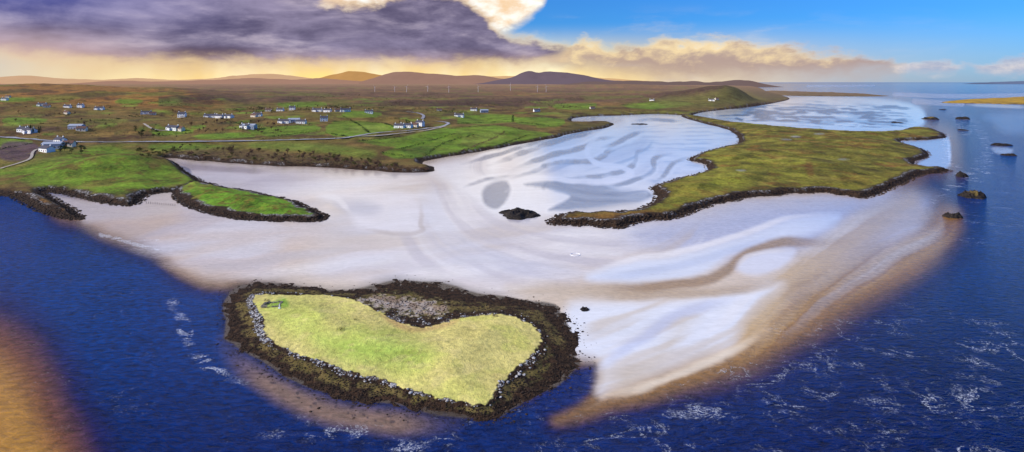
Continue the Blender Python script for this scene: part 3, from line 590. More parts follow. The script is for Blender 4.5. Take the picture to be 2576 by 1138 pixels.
HS=[(12,250,0,'white cottage at the far left edge high on the brown hill'),
(106,265,2,'long white house, upper left of the row on the brown hill'),
(118,268,3,'small cream house just right of the long upper hill house'),
(170,269,0,'white bungalow third from the left on the brown hill'),
(203,269,1,'tall white two storey house in the middle of the brown hill'),
(250,274,2,'long white house at the right end of the hill row'),
(168,285,3,'cream cottage alone below the hill row'),
(20,244,3,'tiny cream cottage near the top of the hill at far left'),
(193,323,4,'grey gabled shed below the hill near the conifers'),
(206,327,3,'small cream house beside the grey shed'),
(75,332,2,'long white bungalow beside the dark conifers'),
(60,329,0,'white bungalow at the left of the conifers'),
(152,362,1,'white two storey house on the main road at left'),
(134,371,4,'grey flat sided shed by the lane at left'),
(172,366,3,'cream cottage right of the roadside house at left'),
(118,380,0,'low white cottage on the lane below the road'),
(368,285,2,'long white house alone on the open brown slope'),
(384,287,3,'cream cottage beside the long house on the slope'),
(458,293,1,'tall white house with slate roof above the dark copse'),
(528,294,2,'leftmost long white house of the central hillside row'),
(553,295,0,'middle white bungalow of the central hillside row'),
(575,295,2,'rightmost long white house of the central hillside row'),
(648,291,0,'white bungalow between the hillside row and the fields'),
(640,293,3,'cream lean cottage left of a white bungalow on the hillside'),
(436,325,2,'long white bungalow on a bright green lawn'),
(452,327,3,'cream annexe at the right end of the lawn bungalow'),
(617,321,0,'white bungalow above the straight road'),
(628,322,4,'grey shed right of the bungalow above the straight road'),
(715,308,2,'leftmost long white house of the trio over the green field'),
(740,306,4,'grey blue building in the middle of the trio over the green field'),
(758,309,0,'rightmost white bungalow of the trio over the green field'),
(675,278,3,'cream cottage at the left of the upper hamlet'),
(705,278,0,'white bungalow in the upper hamlet'),
(735,275,1,'tall white house at the top of the upper hamlet'),
(798,279,2,'long white house in the middle of the upper hamlet'),
(824,280,0,'white bungalow right of the middle of the upper hamlet'),
(850,279,3,'cream house second from the right of the upper hamlet'),
(869,279,2,'long white house at the right end of the upper hamlet'),
(815,303,1,'white two storey house alone on the green slope'),
(928,283,0,'white bungalow right of the upper hamlet'),
(1005,320,0,'leftmost white bungalow by the road bend'),
(1022,319,2,'long white house in the middle of the road bend group'),
(1042,317,3,'cream cottage in the road bend group'),
(1057,315,1,'white two storey house at the right of the road bend group'),
(1105,277,3,'cream cottage on the moor edge above the road bend'),
(1192,277,0,'white bungalow left of the moor farmstead'),
(1218,281,4,'grey barn of the moor farmstead'),
(1155,292,2,'long white house above the right hand fields'),
(1350,279,0,'white bungalow on the moor left of the estuary head'),
(1490,272,3,'cream cottage near the estuary head'),
(1640,252,0,'white cottage on the slope left of the dark hill'),
(1790,252,2,'long white house under the dark hill'),
(1803,249,3,'cream cottage above the long house under the dark hill')]
rg=random.Random(11)
for i,(a,b,k,lab) in enumerate(HS):
    o=copy_tree(protos[k]); p=hit(a,b+2,h_main); o.location=p; o.rotation_euler=(0,0,rg.uniform(-.5,.35)); o.scale=(1.25,)*3; o.name='house' if k!=4 else 'barn'
    tag(o,lab,'house' if k!=4 else 'shed','houses scattered over the hillside')
for p in protos:
    for c in list(p.children_recursive): bpy.data.objects.remove(c)
    bpy.data.objects.remove(p)

# ================= TREES, HEDGES, SCRUB
def tris_cloud(cs,rs,n,size,rng):
    """n small faces through the volume of every clump"""
    N=len(cs)*n; c=np.repeat(cs,n,0); r=np.repeat(rs,n,0)
    d=rng.normal(size=(N,3)); d/=np.linalg.norm(d,axis=1)[:,None]; d*=(rng.rand(N)**.4)[:,None]
    p=c+d*r; s=np.repeat(size,n)[:,None] if np.ndim(size) else size
    V=np.stack([p+rng.normal(size=(N,3))*s*.6 for _ in range(3)],1).reshape(-1,3)
    return V,np.arange(N*3).reshape(-1,3)
def tree_proto(name,H,spread,mat,seed,conifer=False):
    rng=np.random.RandomState(seed); root=empty(name,(0,0,0)); t=MB()
    t.tube([(0,0,-.6),(.08,.05,H*.3),(.1,0,H*.62),(.12,.05,H*.9)],[H*.035,H*.026,H*.016,H*.006],6)
    cs=[];rs=[]
    if conifer:
        for k in range(9):
            z=H*(.2+.09*k); w=spread*(1-k/10)
            for j in range(4): a=rng.rand()*6.28; cs.append((math.cos(a)*w*.45,math.sin(a)*w*.45,z)); rs.append((w*.5,w*.5,H*.06))
    else:
        for k in range(9):
            a=k*2.4+rng.rand(); rr=spread*rng.uniform(.25,.75); z=H*rng.uniform(.42,.9); e=(math.cos(a)*rr,math.sin(a)*rr,z)
            t.tube([(.08,.02,H*rng.uniform(.25,.5)),(e[0]*.5,e[1]*.5,z*.8),e],[H*.014,H*.009,H*.004],4)
            q=spread*rng.uniform(.28,.48); cs.append(e); rs.append((q,q,q*.75))
    t.build('trunk',M_bark,root)
    V,Fc=tris_cloud(np.array(cs),np.array(rs),26 if not conifer else 14,spread*.16,rng)
    o=bpy.data.objects.new('crown',trimesh('crown',V,Fc,mat)); COL.objects.link(o); o.parent=root; return root
TP={'twig':[tree_proto('bare_tree',6,2.7,M_twig,1),tree_proto('bare_tree',5,2.9,M_twig,2),tree_proto('bare_tree',7,2.6,M_twig,3)],
    'ever':[tree_proto('evergreen_tree',7,2.8,M_ever,4),tree_proto('evergreen_tree',6,3.,M_ever,5)],
    'con':[tree_proto('conifer_tree',12,3.,M_ever,6,True),tree_proto('conifer_tree',10,2.8,M_ever,7,True)],
    'olive':[tree_proto('bushy_tree',4.5,2.8,M_olive,8),tree_proto('bushy_tree',4,3.,M_olive,9)]}
def plant(u,v,kind,lab,grp,s=1.):
    o=copy_tree(rg.choice(TP[kind])); o.location=hit(u,v,h_main); o.rotation_euler=(0,0,rg.uniform(0,6.28)); k=s*rg.uniform(.75,1.25); o.scale=(k,k,k*rg.uniform(.85,1.1))
    tag(o,lab,'tree',grp)
def shore_v(u): return np.interp(u,[395,430,500,600,700,800,900,1000,1080],[398,396,402,410,416,419,425,432,431])
for i in range(95):
    a=rg.uniform(430,1000); k=rg.random(); b=shore_v(a)-5-k*30*np.interp(a,[430,500,800,1000],[.7,1,.8,.3])
    kk='twig' if rg.random()<.6 else 'olive'
    if kk=='twig': plant(a,b,kk,'bare brown tree in the wood along the inner bay shore','bare trees of the shore wood')
    else: plant(a,b,kk,'olive bushy tree in the wood along the inner bay shore','bushy trees of the shore wood')
for i in range(34): plant(rg.uniform(480,720),rg.uniform(303,336),'twig','bare brown tree on the slope below the hillside houses','bare trees below the hillside houses')
for i in range(14): plant(rg.uniform(335,400),rg.uniform(328,350),'ever','dark evergreen tree in the copse by the driveway','copse by the driveway')
for i in range(7): plant(rg.uniform(72,104),rg.uniform(326,338),'con','tall dark conifer beside the white bungalows at left','conifers beside the bungalows')
for i in range(14): plant(rg.uniform(140,215),rg.uniform(366,388),'ever','dark evergreen tree around the roadside houses at left','trees around the roadside houses')
for i in range(12): plant(rg.uniform(985,1075),rg.uniform(308,316),'ever','dark evergreen tree around the road bend houses','trees around the road bend houses',.8)
for i in range(22): plant(rg.uniform(640,900),rg.uniform(270,277),'ever','dark evergreen tree among the upper hamlet houses','trees of the upper hamlet',.9)
for i in range(34): plant(rg.uniform(20,640),rg.uniform(270,320),'twig','bare brown tree scattered on the brown hillside at left','scattered hillside trees')
for i in range(20): plant(rg.uniform(340,420),rg.uniform(378,398),'olive','olive bush at the head of the muddy inlet','bushes at the inlet head')
for L in TP.values():
    for p in L:
        for c in list(p.children_recursive): bpy.data.objects.remove(c)
        bpy.data.objects.remove(p)
rng=np.random.RandomState(77)
def scrub(name,uv,size,n,mat,label):
    cs=[];rs=[]
    for a,b in uv:
        p=hit(a,b,h_main,n=350); s=size*rng.uniform(.6,1.4); cs.append((p.x,p.y,p.z+s*.4)); rs.append((s*1.3,s*1.3,s*.8))
    V,Fc=tris_cloud(np.array(cs),np.array(rs),n,size*.4,rng); me=trimesh(name,V,Fc,mat); o=bpy.data.objects.new(name,me); COL.objects.link(o); tag(o,label,'scrub',None,'stuff')
scrub('undergrowth',[(a,shore_v(a)-3-rg.random()*30*np.interp(a,[430,500,800,1080],[.6,1,.7,.2])) for a in np.linspace(425,1080,420)],1.7,12,M_twig,'brown leafless undergrowth of the wood along the inner bay shore')
scrub('undergrowth',[(rg.uniform(300,720),rg.uniform(296,345)) for _ in range(320)],2.,8,M_twig,'brown scrub over the slope above the straight road')
scrub('undergrowth',[(rg.uniform(0,300),rg.uniform(280,345)) for _ in range(240)],2.,8,M_olive,'olive scrub on the lower hillside at left')
def clumps(n,u0,u1,v0,v1,m,su,sv):
    out=[]
    for _ in range(n):
        a=rg.uniform(u0,u1); b=rg.uniform(v0,v1); s=(b-205)/50
        for _ in range(m): out.append((a+rg.gauss(0,su),b+rg.gauss(0,sv)*s))
    return out
scrub('undergrowth',clumps(26,850,1800,240,285,22,24,1.6),4.,7,M_twig,'dark heath scrub over the moor behind the fields')
scrub('woodland',clumps(22,420,1500,236,282,26,22,1.3),4.2,8,M_ever,'dark patches of distant woodland on the moor')
scrub('woodland',clumps(14,10,620,250,300,18,16,1.3),3.2,8,M_ever,'dark patches of distant woodland on the left hillside')
scrub('undergrowth',[(rg.uniform(560,1000),rg.uniform(345,352)) for _ in range(120)],1.4,8,M_olive,'low olive scrub along the straight road')
HG=[[(820,335),(880,345)],[(840,305),(960,310),(1000,325)],[(1010,375),(1060,362),(1150,335)],[(960,385),(1060,400)],[(1130,325),(1250,316),(1330,330)],[(1150,385),(1250,345),(1270,330)],[(1250,368),(1330,340)],[(1180,290),(1290,290)],[(1290,290),(1290,308)],[(1150,312),(1290,308),(1400,320)],[(620,327),(700,318),(790,315)],[(680,345),(800,330)],[(400,343),(484,335)],[(385,332),(470,322)],[(1300,295),(1420,300)],[(900,356),(1010,345)],[(700,260),(820,266)],[(1560,265),(1680,255),(1750,262)],[(1400,274),(1500,262)],[(0,376),(80,362)],[(1070,392),(1120,360),(1190,340)],[(560,300),(600,312),(640,330)],[(300,262),(420,268),(520,280)],[(930,296),(1000,300),(1060,312)],[(100,312),(220,306),(300,300)],[(860,292),(900,312),(930,336)]]
for q in HG:
    cs=[];rs=[]
    pts=[hit(a,b,h_main) for a,b in smooth(q,14,closed=False)]
    for p0,p1 in zip(pts[:-1],pts[1:]):
        L=(p1-p0).length; m=max(1,min(60,int(L/4)))
        for j in range(m):
            p=p0.lerp(p1,j/m); s=rg.uniform(.8,1.6); cs.append((p.x+rg.uniform(-1,1),p.y,p.z+s*.4)); rs.append((3.4,3.4,s))
    V,Fc=tris_cloud(np.array(cs),np.array(rs),12,.9,rng); o=bpy.data.objects.new('hedgerow',trimesh('hedgerow',V,Fc,M_ever if rg.random()<.5 else M_twig)); COL.objects.link(o)
    tag(o,'dark hedgerow between the green fields','hedge','hedgerows between the fields')

# ================= WIND TURBINES
tw=MB(); tw.tube([(0,0,-3),(0,0,20),(0,0,40)],[1.5,1.2,.9],10)
def turbine():
    r=empty('wind_turbine',(0,0,0)); tw.build('tower',M_steel,r)
    n=MB(); n.box(-1.3,1.3,-2.2,4.,39.4,41.9); n.build('nacelle',M_steel,r)
    h=MB(); h.tube([(0,-2.2,40.7),(0,-3.4,40.7),(0,-4.2,40.7)],[1.2,1.1,.3],8); h.build('hub',M_steel,r)
    for k in range(3):
        b=MB(); b.tube([(0,-3.2,1.),(.3,-3.2,5.),(.1,-3.2,12.),(0,-3.2,18.)],[.5,.8,.6,.2],6); o=b.build('blade',M_steel,r)
        o.location=(0,0,40.7); o.rotation_euler=(0,k*2.0944,0)
    return r
t0=turbine()
TS=[(943,231,'leftmost wind turbine on the moor'),(993,231,'second wind turbine from the left'),(1023,232,'third wind turbine from the left'),(1076,229,'fourth wind turbine from the left below the mauve ridge'),(1129,232,'fifth wind turbine from the left'),(1203,231,'wind turbine alone left of the twin peaks'),(1284,228,'wind turbine at the left foot of the twin peaks'),(1352,226,'wind turbine below the twin peaks, second from the right'),(1374,224,'rightmost wind turbine on the moor')]
for i,(a,b,lab) in enumerate(TS):
    o=t0 if i==0 else copy_tree(t0)
    Y=4200.; X=(a-CX)/F*Y; z=float(h_main(np.array([X]),np.array([Y]))[0])
    o.location=(X,Y,z-1); o.rotation_euler=(0,0,rg.uniform(-.5,.5))
    s=rg.uniform(0,2)
    for c in o.children:
        if c.name.startswith('blade'): c.rotation_euler[1]+=s
    tag(o,lab,'wind turbine','wind turbines on the moor')

# ================= ROCK ISLETS
def islet(u,v,w,hpx,depth,label,turf=False,seed=0):
    x,y=unproj(u,v); s=y/F; rx=w*s/2; ry=depth; H=hpx*s*.62; R=18;Cn=44
    root=empty('rock_islet',(x,y,0))
    vs=[];fs=[]
    for i in range(R+1):
        t=i/R
        for k in range(Cn):
            a=2*math.pi*k/Cn; nr=1+.45*float(fbm(np.array([math.cos(a)*1.7+seed]),np.array([math.sin(a)*1.7]),300+seed)[0])
            X=math.cos(a)*t*nr*rx; Y=math.sin(a)*t*nr*ry
            n=float(fbm(np.array([X/rx*2.5+seed*3]),np.array([Y/ry*2.5]),310+seed)[0]); n2=float(fbm(np.array([X/rx*7]),np.array([Y/ry*7+seed]),320+seed)[0])
            Z=H*((1-t**4)*(.6+.8*n)+.3*n2*(1-t**4))-.35*t**6*H*.3
            vs.append((X,Y,Z))
    for i in range(R):
        for k in range(Cn): fs.append((i*Cn+k,(i+1)*Cn+k,(i+1)*Cn+(k+1)%Cn,i*Cn+(k+1)%Cn))
    m=MB(); m.add(vs,fs); m.build('rock',M_islet,root)
    if turf:
        g=MB(); vv=[(a*.98,b*.98,c+.1*H if i<8*Cn else c-.2*H) for i,(a,b,c) in enumerate(vs[:10*Cn])]; g.add(vv,[f for f in fs if max(f)<10*Cn]); g.build('turf_cap',M_gold,root,True)
    tag(root,label,'rock')
islet(1302,540,104,22,17,'low dark rock islet off the tip of the headland',False,1)
islet(2447,496,60,26,10,'largest rock islet with golden turf in the blue water at right',True,2)
islet(2395,546,40,21,6,'dark jagged rock nearest the camera at right, below the turfed islet',False,3)
islet(2418,444,26,18,6,'small round dark rock off the point of the headland',False,4)
islet(2340,300,40,10,22,'dark rock at the mouth of the bay, left of the upper pair',True,5)
islet(2422,300,26,10,18,'dark rock at the mouth of the bay, right of the upper pair',False,6)
islet(2422,328,18,5,12,'small dark rock below the upper pair',False,7)
islet(2520,366,56,9,12,'long flat dark rock at the right edge beside a sand patch',False,8)
islet(2536,391,40,9,9,'flat dark rock under the sand patch at the right edge',False,9)
islet(2370,276,16,3,12,'tiny distant rock above the upper pair',False,10)
islet(2255,309,26,4,16,'low rock at the end of the outer sand bar',False,11)
islet(1608,313,40,4,16,'low dark rock in the estuary head',False,12)
islet(1472,779,22,9,2.4,'lone dark rock on the pale sand right of the island',False,13)

# ================= BOULDERS ON THE HEART ISLAND
def rock_mesh(seed,mat,sub=2):
    bm=bmesh.new(); bmesh.ops.create_icosphere(bm,subdivisions=sub,radius=1.)
    r=np.random.RandomState(seed); ax=r.normal(size=(7,3)); ax/=np.linalg.norm(ax,axis=1)[:,None]; off=r.uniform(.6,.95,7)
    for vv in bm.verts:
        p=np.array(vv.co)
        for a,o in zip(ax,off):
            t=p@a
            if t>o: p=p-a*(t-o)*.9
        p=p*(1+r.uniform(-.06,.06)); vv.co=Vector((p[0],p[1],p[2]*.75))
    me=bpy.data.meshes.new('boulder'); bm.to_mesh(me); bm.free(); me.materials.append(mat); return me
RP=[rock_mesh(i,M_pale) for i in range(6)]; RD=[rock_mesh(20+i,M_dark) for i in range(6)]
cand=np.stack([np.random.uniform(545,1500,60000),np.random.uniform(690,1075,60000)],1)
cx,cy=unproj(cand[:,0],cand[:,1]); ch,co,ci,cr=h_heart(cx,cy,True); cn=fbm(cx/3.5,cy/3.5,169)
pale_i=[i for i in np.where((ci<-.1)&(cr>.7)&(co>0))[0] if (cand[i,0]<690 and random.random()<.6) or (cand[i,1]>800 and cr[i]>.78 and cn[i]>.08 and random.random()<.5) or random.random()<.06]
dark_i=list(np.where((ci<-.3)&(cr<.93)&(co>.2))[0]); out_i=[i for i in np.where((co<0)&(co>-9))[0] if random.random()<math.exp(co[i]/2.6)]
def place(i,meshes,s,name,lab,grp,cat='boulder'):
    o=bpy.data.objects.new(name,random.choice(meshes)); COL.objects.link(o)
    o.location=(cx[i],cy[i],max(ch[i],-.15)+s*.15); o.rotation_euler=(random.uniform(-.4,.4),random.uniform(-.4,.4),random.uniform(0,6.28)); o.scale=(s*random.uniform(.8,1.3),s*random.uniform(.8,1.2),s*random.uniform(.6,.9))
    tag(o,lab,cat,grp)
random.shuffle(pale_i); random.shuffle(dark_i); random.shuffle(out_i)
for i in pale_i[:220]: place(i,RP,random.uniform(.2,.6),'boulder','pale grey boulder in the stony rim round the island grass','pale boulders of the island rim')
for i in dark_i[:170]: place(i,RD,random.uniform(.25,.55),'shore_rock','dark weedy rock in the brown seaweed band of the island','dark rocks of the seaweed band')
for i in out_i[:130]: place(i,RD,random.uniform(.25,.6),'shore_rock','dark rock awash in the shallows just off the island','dark rocks awash round the island')
ico=bmesh.new(); bmesh.ops.create_icosphere(ico,subdivisions=1,radius=1.); IV=np.array([v.co[:] for v in ico.verts]); IF=np.array([[v.index for v in f.verts] for f in ico.faces]); ico.free()
def rockstuff(name,pts,size,mat,label):
    n=len(pts); s=rng.uniform(.4,1.,n)**1.5*size
    V=IV[None]*(1+rng.uniform(-.25,.25,(n,len(IV),1)))*(s[:,None,None]*np.array([1.15,1.,.6])*rng.uniform(.7,1.3,(n,1,3)))+np.array(pts)[:,None,:]
    Fc=(IF[None]+(np.arange(n)*len(IV))[:,None,None]).reshape(-1,3)
    o=bpy.data.objects.new(name,trimesh(name,V.reshape(-1,3),Fc,mat)); COL.objects.link(o); tag(o,label,'rocks',None,'stuff')
def cp(ids,dz=.06): return [(cx[i],cy[i],max(ch[i],-.1)+dz) for i in ids]
rockstuff('small_stones',cp(pale_i[220:900]),.32,M_pale,'small pale stones of the rim round the island grass')
rockstuff('weedy_stones',cp(dark_i[170:7500]),.34,M_dark,'small dark weedy stones of the seaweed band')
rockstuff('weedy_stones',cp(out_i[130:1300],0),.38,M_dark,'small dark stones awash round the island')
def shore_stuff(hf,u0,u1,v0,v1,n,dmin,dmax,size,label):
    a=rng.uniform(u0,u1,n); b=rng.uniform(v0,v1,n); x,y=unproj(a,b); h,d=hf(x,y,True); k=(d>dmin)&(d<dmax)
    rockstuff('shore_stones',np.stack([x[k],y[k],np.maximum(h[k],0)],1),size,M_dark,label)
shore_stuff(h_head,1370,2400,330,580,50000,-3,7,1.1,'dark rocks along the shore of the olive headland')
shore_stuff(h_knoll,430,830,460,565,20000,-3,5,1.,'dark rocks round the green knoll')
shore_stuff(h_main,0,520,400,560,20000,-3,7,1.1,'dark rocks along the shore of the green peninsula')
# ================= RUIN, STATUE, BUSH, POSTS, RING
def onheart(a,b): return hit(a,b,h_heart,170,420,900)
ruin=empty('ruined_cottage',onheart(685,768)); tag(ruin,'roofless stone ruin with low grey walls on the corner of the heart island','ruin')
def drywall(pts,h,t):
    m=MB()
    for (x0,y0),(x1,y1) in zip(pts[:-1],pts[1:]):
        n=max(2,int(math.hypot(x1-x0,y1-y0)/.8))
        for i in range(n):
            for lv in range(3):
                f=(i+.5)/n; x=x0+(x1-x0)*f+rg.uniform(-.1,.1); y=y0+(y1-y0)*f+rg.uniform(-.1,.1); s=rg.uniform(.36,.55); z=lv*h/3
                if lv==2 and rg.random()<.4: continue
                m.add([(x+a*s*rg.uniform(.8,1.1),y+b*t*rg.uniform(.8,1.1),z+c*h/3*rg.uniform(.9,1.15)-.1) for a,b,c in ((-1,-1,0),(1,-1,0),(1,1,0),(-1,1,0),(-1,-1,1),(1,-1,1),(1,1,1),(-1,1,1))],[(3,2,1,0),(4,5,6,7),(0,1,5,4),(1,2,6,5),(2,3,7,6),(3,0,4,7)])
    return m
M_ruin=rock_mat('lichen_stone',(100,94,84),(150,144,132),(180,176,166),1.)
for pts in ([(-3.6,2.5),(3.2,3.)],[(3.2,3.),(3.6,-2.2)],[(-3.6,2.5),(-3.9,-2.4)],[(-3.9,-2.4),(-1.2,-2.6)],[(.6,-2.4),(3.6,-2.2)]): drywall(pts,.9,.3).build('wall',M_ruin,ruin)
st=empty('statue',onheart(703,776)); tag(st,'small white and blue upright figure on a plinth beside the stone ruin','statue')
m=MB(); m.box(-.45,.45,-.45,.45,-.3,.35); m.box(-.3,.3,-.3,.3,.35,.55); m.build('plinth',M_white,st)
m=MB(); m.tube([(0,0,.55),(0,0,.9),(0,0,1.35),(0,0,1.65),(0,0,1.75)],[.3,.26,.22,.16,.07],10); m.tube([(0,0,1.74),(0,0,1.84),(0,0,1.96),(0,0,2.02)],[.07,.12,.11,.03],10); m.build('figure',M_white,st,True)
m=MB(); m.tube([(0,.1,.58),(0,.1,1.2),(0,.09,1.66)],[.34,.29,.2],10); m.build('mantle',M_blue,st,True)
def bush(p,r,mat,label,n=10):
    cs=np.array([(rng.uniform(-r,r),rng.uniform(-r,r)*.7,rng.uniform(.1,r*.5)) for _ in range(n)]); V,Fc=tris_cloud(cs,np.full((n,3),r*.4),40,r*.1,rng)
    o=bpy.data.objects.new('bush',trimesh('bush',V,Fc,mat)); COL.objects.link(o); o.location=p; tag(o,label,'bush')
bush(onheart(858,830),1.5,M_olive,'brown green bramble bush in the middle of the pale island grass')
bush(onheart(895,805),.7,M_olive,'small low bush above the bramble on the island grass')
bush(onheart(1245,796),1.2,M_twig,'low brown bush at the top of the right lobe of the island')
bush(onheart(672,757),1.1,M_twig,'brown bush growing inside the stone ruin')
pm=MB(); pm.tube([(0,0,-.5),(.02,0,.9),(.03,.02,1.7)],[.14,.13,.1],7)
pme=pm.mesh('post',M_wood)
for i in range(14):
    t=i/13; a=368+t*72; b=512+t*6; x,y=unproj(a,b); o=bpy.data.objects.new('post',pme); COL.objects.link(o); o.location=(x,y,0); o.rotation_euler=(rg.uniform(-.1,.1),rg.uniform(-.1,.1),0); o.scale=(1.3,1.3,rg.uniform(.7,1.1))
    tag(o,'weathered wooden post in the line of posts crossing the sand to the knoll','post','posts on the sand')
x,y=unproj(1447,641); m=MB(); m.tube([(math.cos(a)*2.9,math.sin(a)*2.9,.05) for a in np.linspace(0,2*math.pi,40)],[.16]*40,6)
o=m.build('floating_ring',M_white); o.location=(x,y,0); tag(o,'thin white ring floating on the shallows above the sand bars','float ring')

# ================= SKY
w=bpy.data.worlds.new('World'); S.world=w; w.use_nodes=True; w.node_tree.nodes.clear(); T=NT(w.node_tree)
SUN_AZ=math.radians(-108); SUN_EL=math.radians(28)
sky=T.n('ShaderNodeTexSky',sky_type='NISHITA'); sky.sun_disc=False; sky.sun_elevation=SUN_EL; sky.sun_rotation=SUN_AZ; sky.altitude=100; sky.air_density=1.; sky.dust_density=.5; sky.ozone_density=2.5
tc=T.n('ShaderNodeTexCoord'); sp=T.n('ShaderNodeSeparateXYZ'); T.l.new(tc.outputs['Generated'],sp.inputs[0])
x,y,z=sp.outputs; az=T.m('ARCTAN2',x,y); hyp=T.m('SQRT',T.m('ADD',T.m('MULTIPLY',x,x),T.m('MULTIPLY',y,y))); q=T.m('DIVIDE',z,T.m('MAXIMUM',hyp,.02))
tA=T.m('DIVIDE',T.m('ADD',az,.75),1.5,clamp=True)
def A_(u): return (math.atan((u-CX)/F)+.75)/1.5
def Q_(u,v): return (HV-v)/F*math.cos(math.atan((u-CX)/F))
def edge(pts): return T.m('MULTIPLY',T.curve(tA,[(A_(a),Q_(a,b)*4) for a,b in pts]),.25)
cv=T.n('ShaderNodeCombineXYZ'); T.put(cv.inputs[0],az); T.put(cv.inputs[1],T.m('MULTIPLY',q,2.)); cv=cv.outputs[0]
nA=T.noise(T.scale(cv,(.85,1,1)),7.,9,.58,.25); nB=T.noise(cv,22.,7,.6,.2); nC=T.noise(T.scale(cv,(.45,1,1)),13.,7,.58,.3); nD=T.noise(T.scale(cv,(1.,.5,1)),5.,4); nE=T.noise(T.scale(cv,(1.1,.3,1)),7.,3)
wob=T.m('ADD',T.m('MULTIPLY',T.m('SUBTRACT',nA,.5),.055),T.m('MULTIPLY',T.m('SUBTRACT',nB,.5),.045))
qw=T.m('ADD',q,wob); qb=T.m('ADD',q,T.m('MULTIPLY',wob,.6))
def band(bot,top,fb,ft):
    b=T.ss(T.m('SUBTRACT',qb,edge(bot)),-fb,fb); t=T.ss(T.m('SUBTRACT',edge(top),qw),-ft,ft); return T.m('MULTIPLY',b,t)
gl=T.m('MULTIPLY',T.ss(q,.1,.01),T.curve(tA,[(0,.7),(A_(300),.95),(A_(800),1),(A_(1350),1),(A_(1800),.85),(A_(2200),.45),(A_(2576),.25),(1,.15)]))
warm=T.mix(T.curve(tA,[(0,.1),(A_(0),.45),(A_(400),.8),(A_(850),1),(A_(1300),.95),(A_(1700),.65),(A_(2200),.15),(1,.0)]),L4((216,206,216)),L4((255,222,138),1.12))
warm=T.mix(T.m('MULTIPLY',T.ss(nD,.45,.7),T.curve(tA,[(0,.1),(A_(300),.25),(A_(1300),.2),(A_(1900),.1),(1,0)])),warm,L4((238,184,112)))
warm=T.mix(T.m('MULTIPLY',T.ss(nE,.62,.36),T.curve(tA,[(0,0),(A_(400),.3),(A_(760),.9),(A_(1000),.7),(A_(1300),.9),(A_(1500),.25),(1,0)])),warm,L4((255,246,208),1.2))
cov=gl; colr=warm
def over(mask,c):
    global cov,colr
    colr=T.mix(mask,colr,c); cov=T.m('SUBTRACT',1.,T.m('MULTIPLY',T.m('SUBTRACT',1.,cov),T.m('SUBTRACT',1.,mask)))
# bright veil added above the view to reflect in the wet sand
veil=T.m('MULTIPLY',T.ss(q,.13,.24),T.curve(tA,[(0,.05),(A_(200),.2),(A_(600),.85),(A_(1300),1),(A_(1900),.85),(A_(2250),.15),(1,.0)]))
over(T.m('MULTIPLY',veil,.9),T.mix(nA,L4((212,210,222)),L4((255,252,246),1.3)))
hs=T.m('MULTIPLY',T.ss(nC,.5,.75),T.m('MULTIPLY',T.ss(q,.13,.05),T.curve(tA,[(0,0),(A_(1350),0),(A_(1480),.9),(A_(1900),.7),(A_(2300),.2),(1,.05)])))
over(T.m('MULTIPLY',hs,.65),L4((240,236,238)))
# low bank on the right
c3=band([(1300,100),(1380,160),(1450,172),(1700,190),(2000,194),(2200,186),(2290,156),(2300,60),(2600,60)],[(1300,190),(1380,146),(1420,134),(1480,104),(1540,118),(1700,108),(1800,105),(1900,114),(2000,126),(2100,136),(2200,142),(2290,150),(2300,200),(2600,200)],.022,.009)
s3=T.m('ADD',T.m('DIVIDE',T.m('SUBTRACT',q,.016),.05),T.m('MULTIPLY',T.m('SUBTRACT',nB,.5),2.6))
c3c=T.mix(T.ss(s3,.15,1.1),L4((180,154,146)),L4((255,226,172)))
c3c=T.mix(T.ss(s3,.9,1.5),c3c,L4((255,244,220)))
over(T.m('MULTIPLY',c3,.92),c3c)
c4=band([(2200,60),(2240,160),(2300,182),(2400,182),(2430,165),(2445,170),(2480,188),(2700,188),(2800,60)],[(2200,200),(2240,162),(2300,150),(2380,158),(2430,166),(2445,170),(2500,160),(2560,148),(2700,150),(2800,200)],.008,.006)
over(T.m('MULTIPLY',c4,.85),T.mix(T.ss(nB,.35,.7),L4((150,164,198)),L4((246,232,222))))
# sunlit cumulus behind the dark cloud
c2=band([(600,90),(1200,92),(1255,84),(1300,60),(1340,34),(1370,4),(1400,-60),(1450,-170),(1600,-170)],[(600,-170),(1600,-170)],.012,.02)
over(T.m('MULTIPLY',c2,T.ss(q,.22,.15)),T.mix(T.ss(nB,.3,.68),L4((250,214,172)),L4((255,255,248),1.12)))
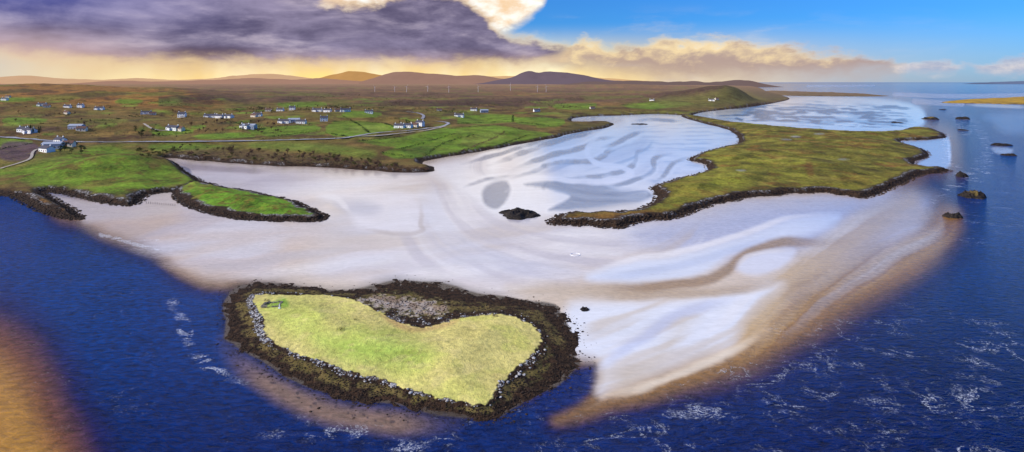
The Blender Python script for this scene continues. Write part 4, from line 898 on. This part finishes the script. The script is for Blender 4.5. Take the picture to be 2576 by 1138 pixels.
# the great dark cloud
c1=band([(-600,124),(0,146),(130,156),(250,170),(500,168),(1000,166),(1300,172),(1390,160),(1440,122),(1460,60),(1700,60)],[(-600,-150),(0,-160),(600,-110),(780,-18),(900,14),(1000,-6),(1100,-20),(1180,10),(1235,55),(1260,84),(1330,96),(1400,108),(1440,122),(1460,200),(1700,200)],.022,.016)
sh=T.m('ADD',T.m('MULTIPLY',nA,.85),T.m('MULTIPLY',nC,.65))
dk=T.mix(T.ss(sh,.55,.95),L4((82,76,106)),L4((158,148,178)))
dk=T.mix(T.m('MULTIPLY',T.ss(nC,.45,.7),T.m('MULTIPLY',T.ss(sh,.66,.96),.7)),dk,L4((212,198,206)))
dk=T.mix(T.m('MULTIPLY',T.m('MULTIPLY',T.ss(tA,A_(750),A_(-50)),T.ss(q,.05,.12)),.65),dk,T.mix(T.ss(nA,.35,.65),L4((86,98,182)),L4((158,158,214))))
dk=T.mix(T.m('MULTIPLY',T.ss(tA,A_(500),A_(0)),T.m('MULTIPLY',T.ss(q,.085,.03),.85)),dk,L4((216,186,186)))
dk=T.mix(T.m('MULTIPLY',T.ss(q,.06,.02),.4),dk,L4((210,164,134)))
rim=T.m('MULTIPLY',c1,T.m('SUBTRACT',1.,c1)); dk=T.mix(T.m('MULTIPLY',rim,2.2,clamp=True),dk,L4((255,218,158)))
over(c1,dk)
bgN=T.n('ShaderNodeBackground'); tint=T.mix(1.,sky.outputs[0],(.2,.68,1.45,1),'MULTIPLY'); T.l.new(tint,bgN.inputs[0]); bgN.inputs[1].default_value=.1
bgC=T.n('ShaderNodeBackground'); T.l.new(colr,bgC.inputs[0]); bgC.inputs[1].default_value=1.
mx=T.n('ShaderNodeMixShader'); T.l.new(cov,mx.inputs[0]); T.l.new(bgN.outputs[0],mx.inputs[1]); T.l.new(bgC.outputs[0],mx.inputs[2])
ow=T.n('ShaderNodeOutputWorld'); T.l.new(mx.outputs[0],ow.inputs[0])
sl=bpy.data.lights.new('sun','SUN'); sl.energy=4.6; sl.angle=math.radians(.5); sl.color=(1,.92,.8); so=bpy.data.objects.new('sun',sl); COL.objects.link(so)
sv=Vector((math.sin(SUN_AZ)*math.cos(SUN_EL),math.cos(SUN_AZ)*math.cos(SUN_EL),math.sin(SUN_EL))); so.rotation_euler=sv.to_track_quat('Z','Y').to_euler()

# ================= CAMERA
c=bpy.data.cameras.new('camera'); co_=bpy.data.objects.new('camera',c); COL.objects.link(co_); co_.location=(0,0,HC); co_.rotation_euler=(math.radians(90),0,0)
c.sensor_width=36; c.lens=F/2576*36; c.shift_y=-(569-HV)/2576; c.clip_start=1; c.clip_end=1000000
S.camera=co_; S.view_settings.view_transform='Standard'; S.view_settings.look='None'; S.view_settings.exposure=0
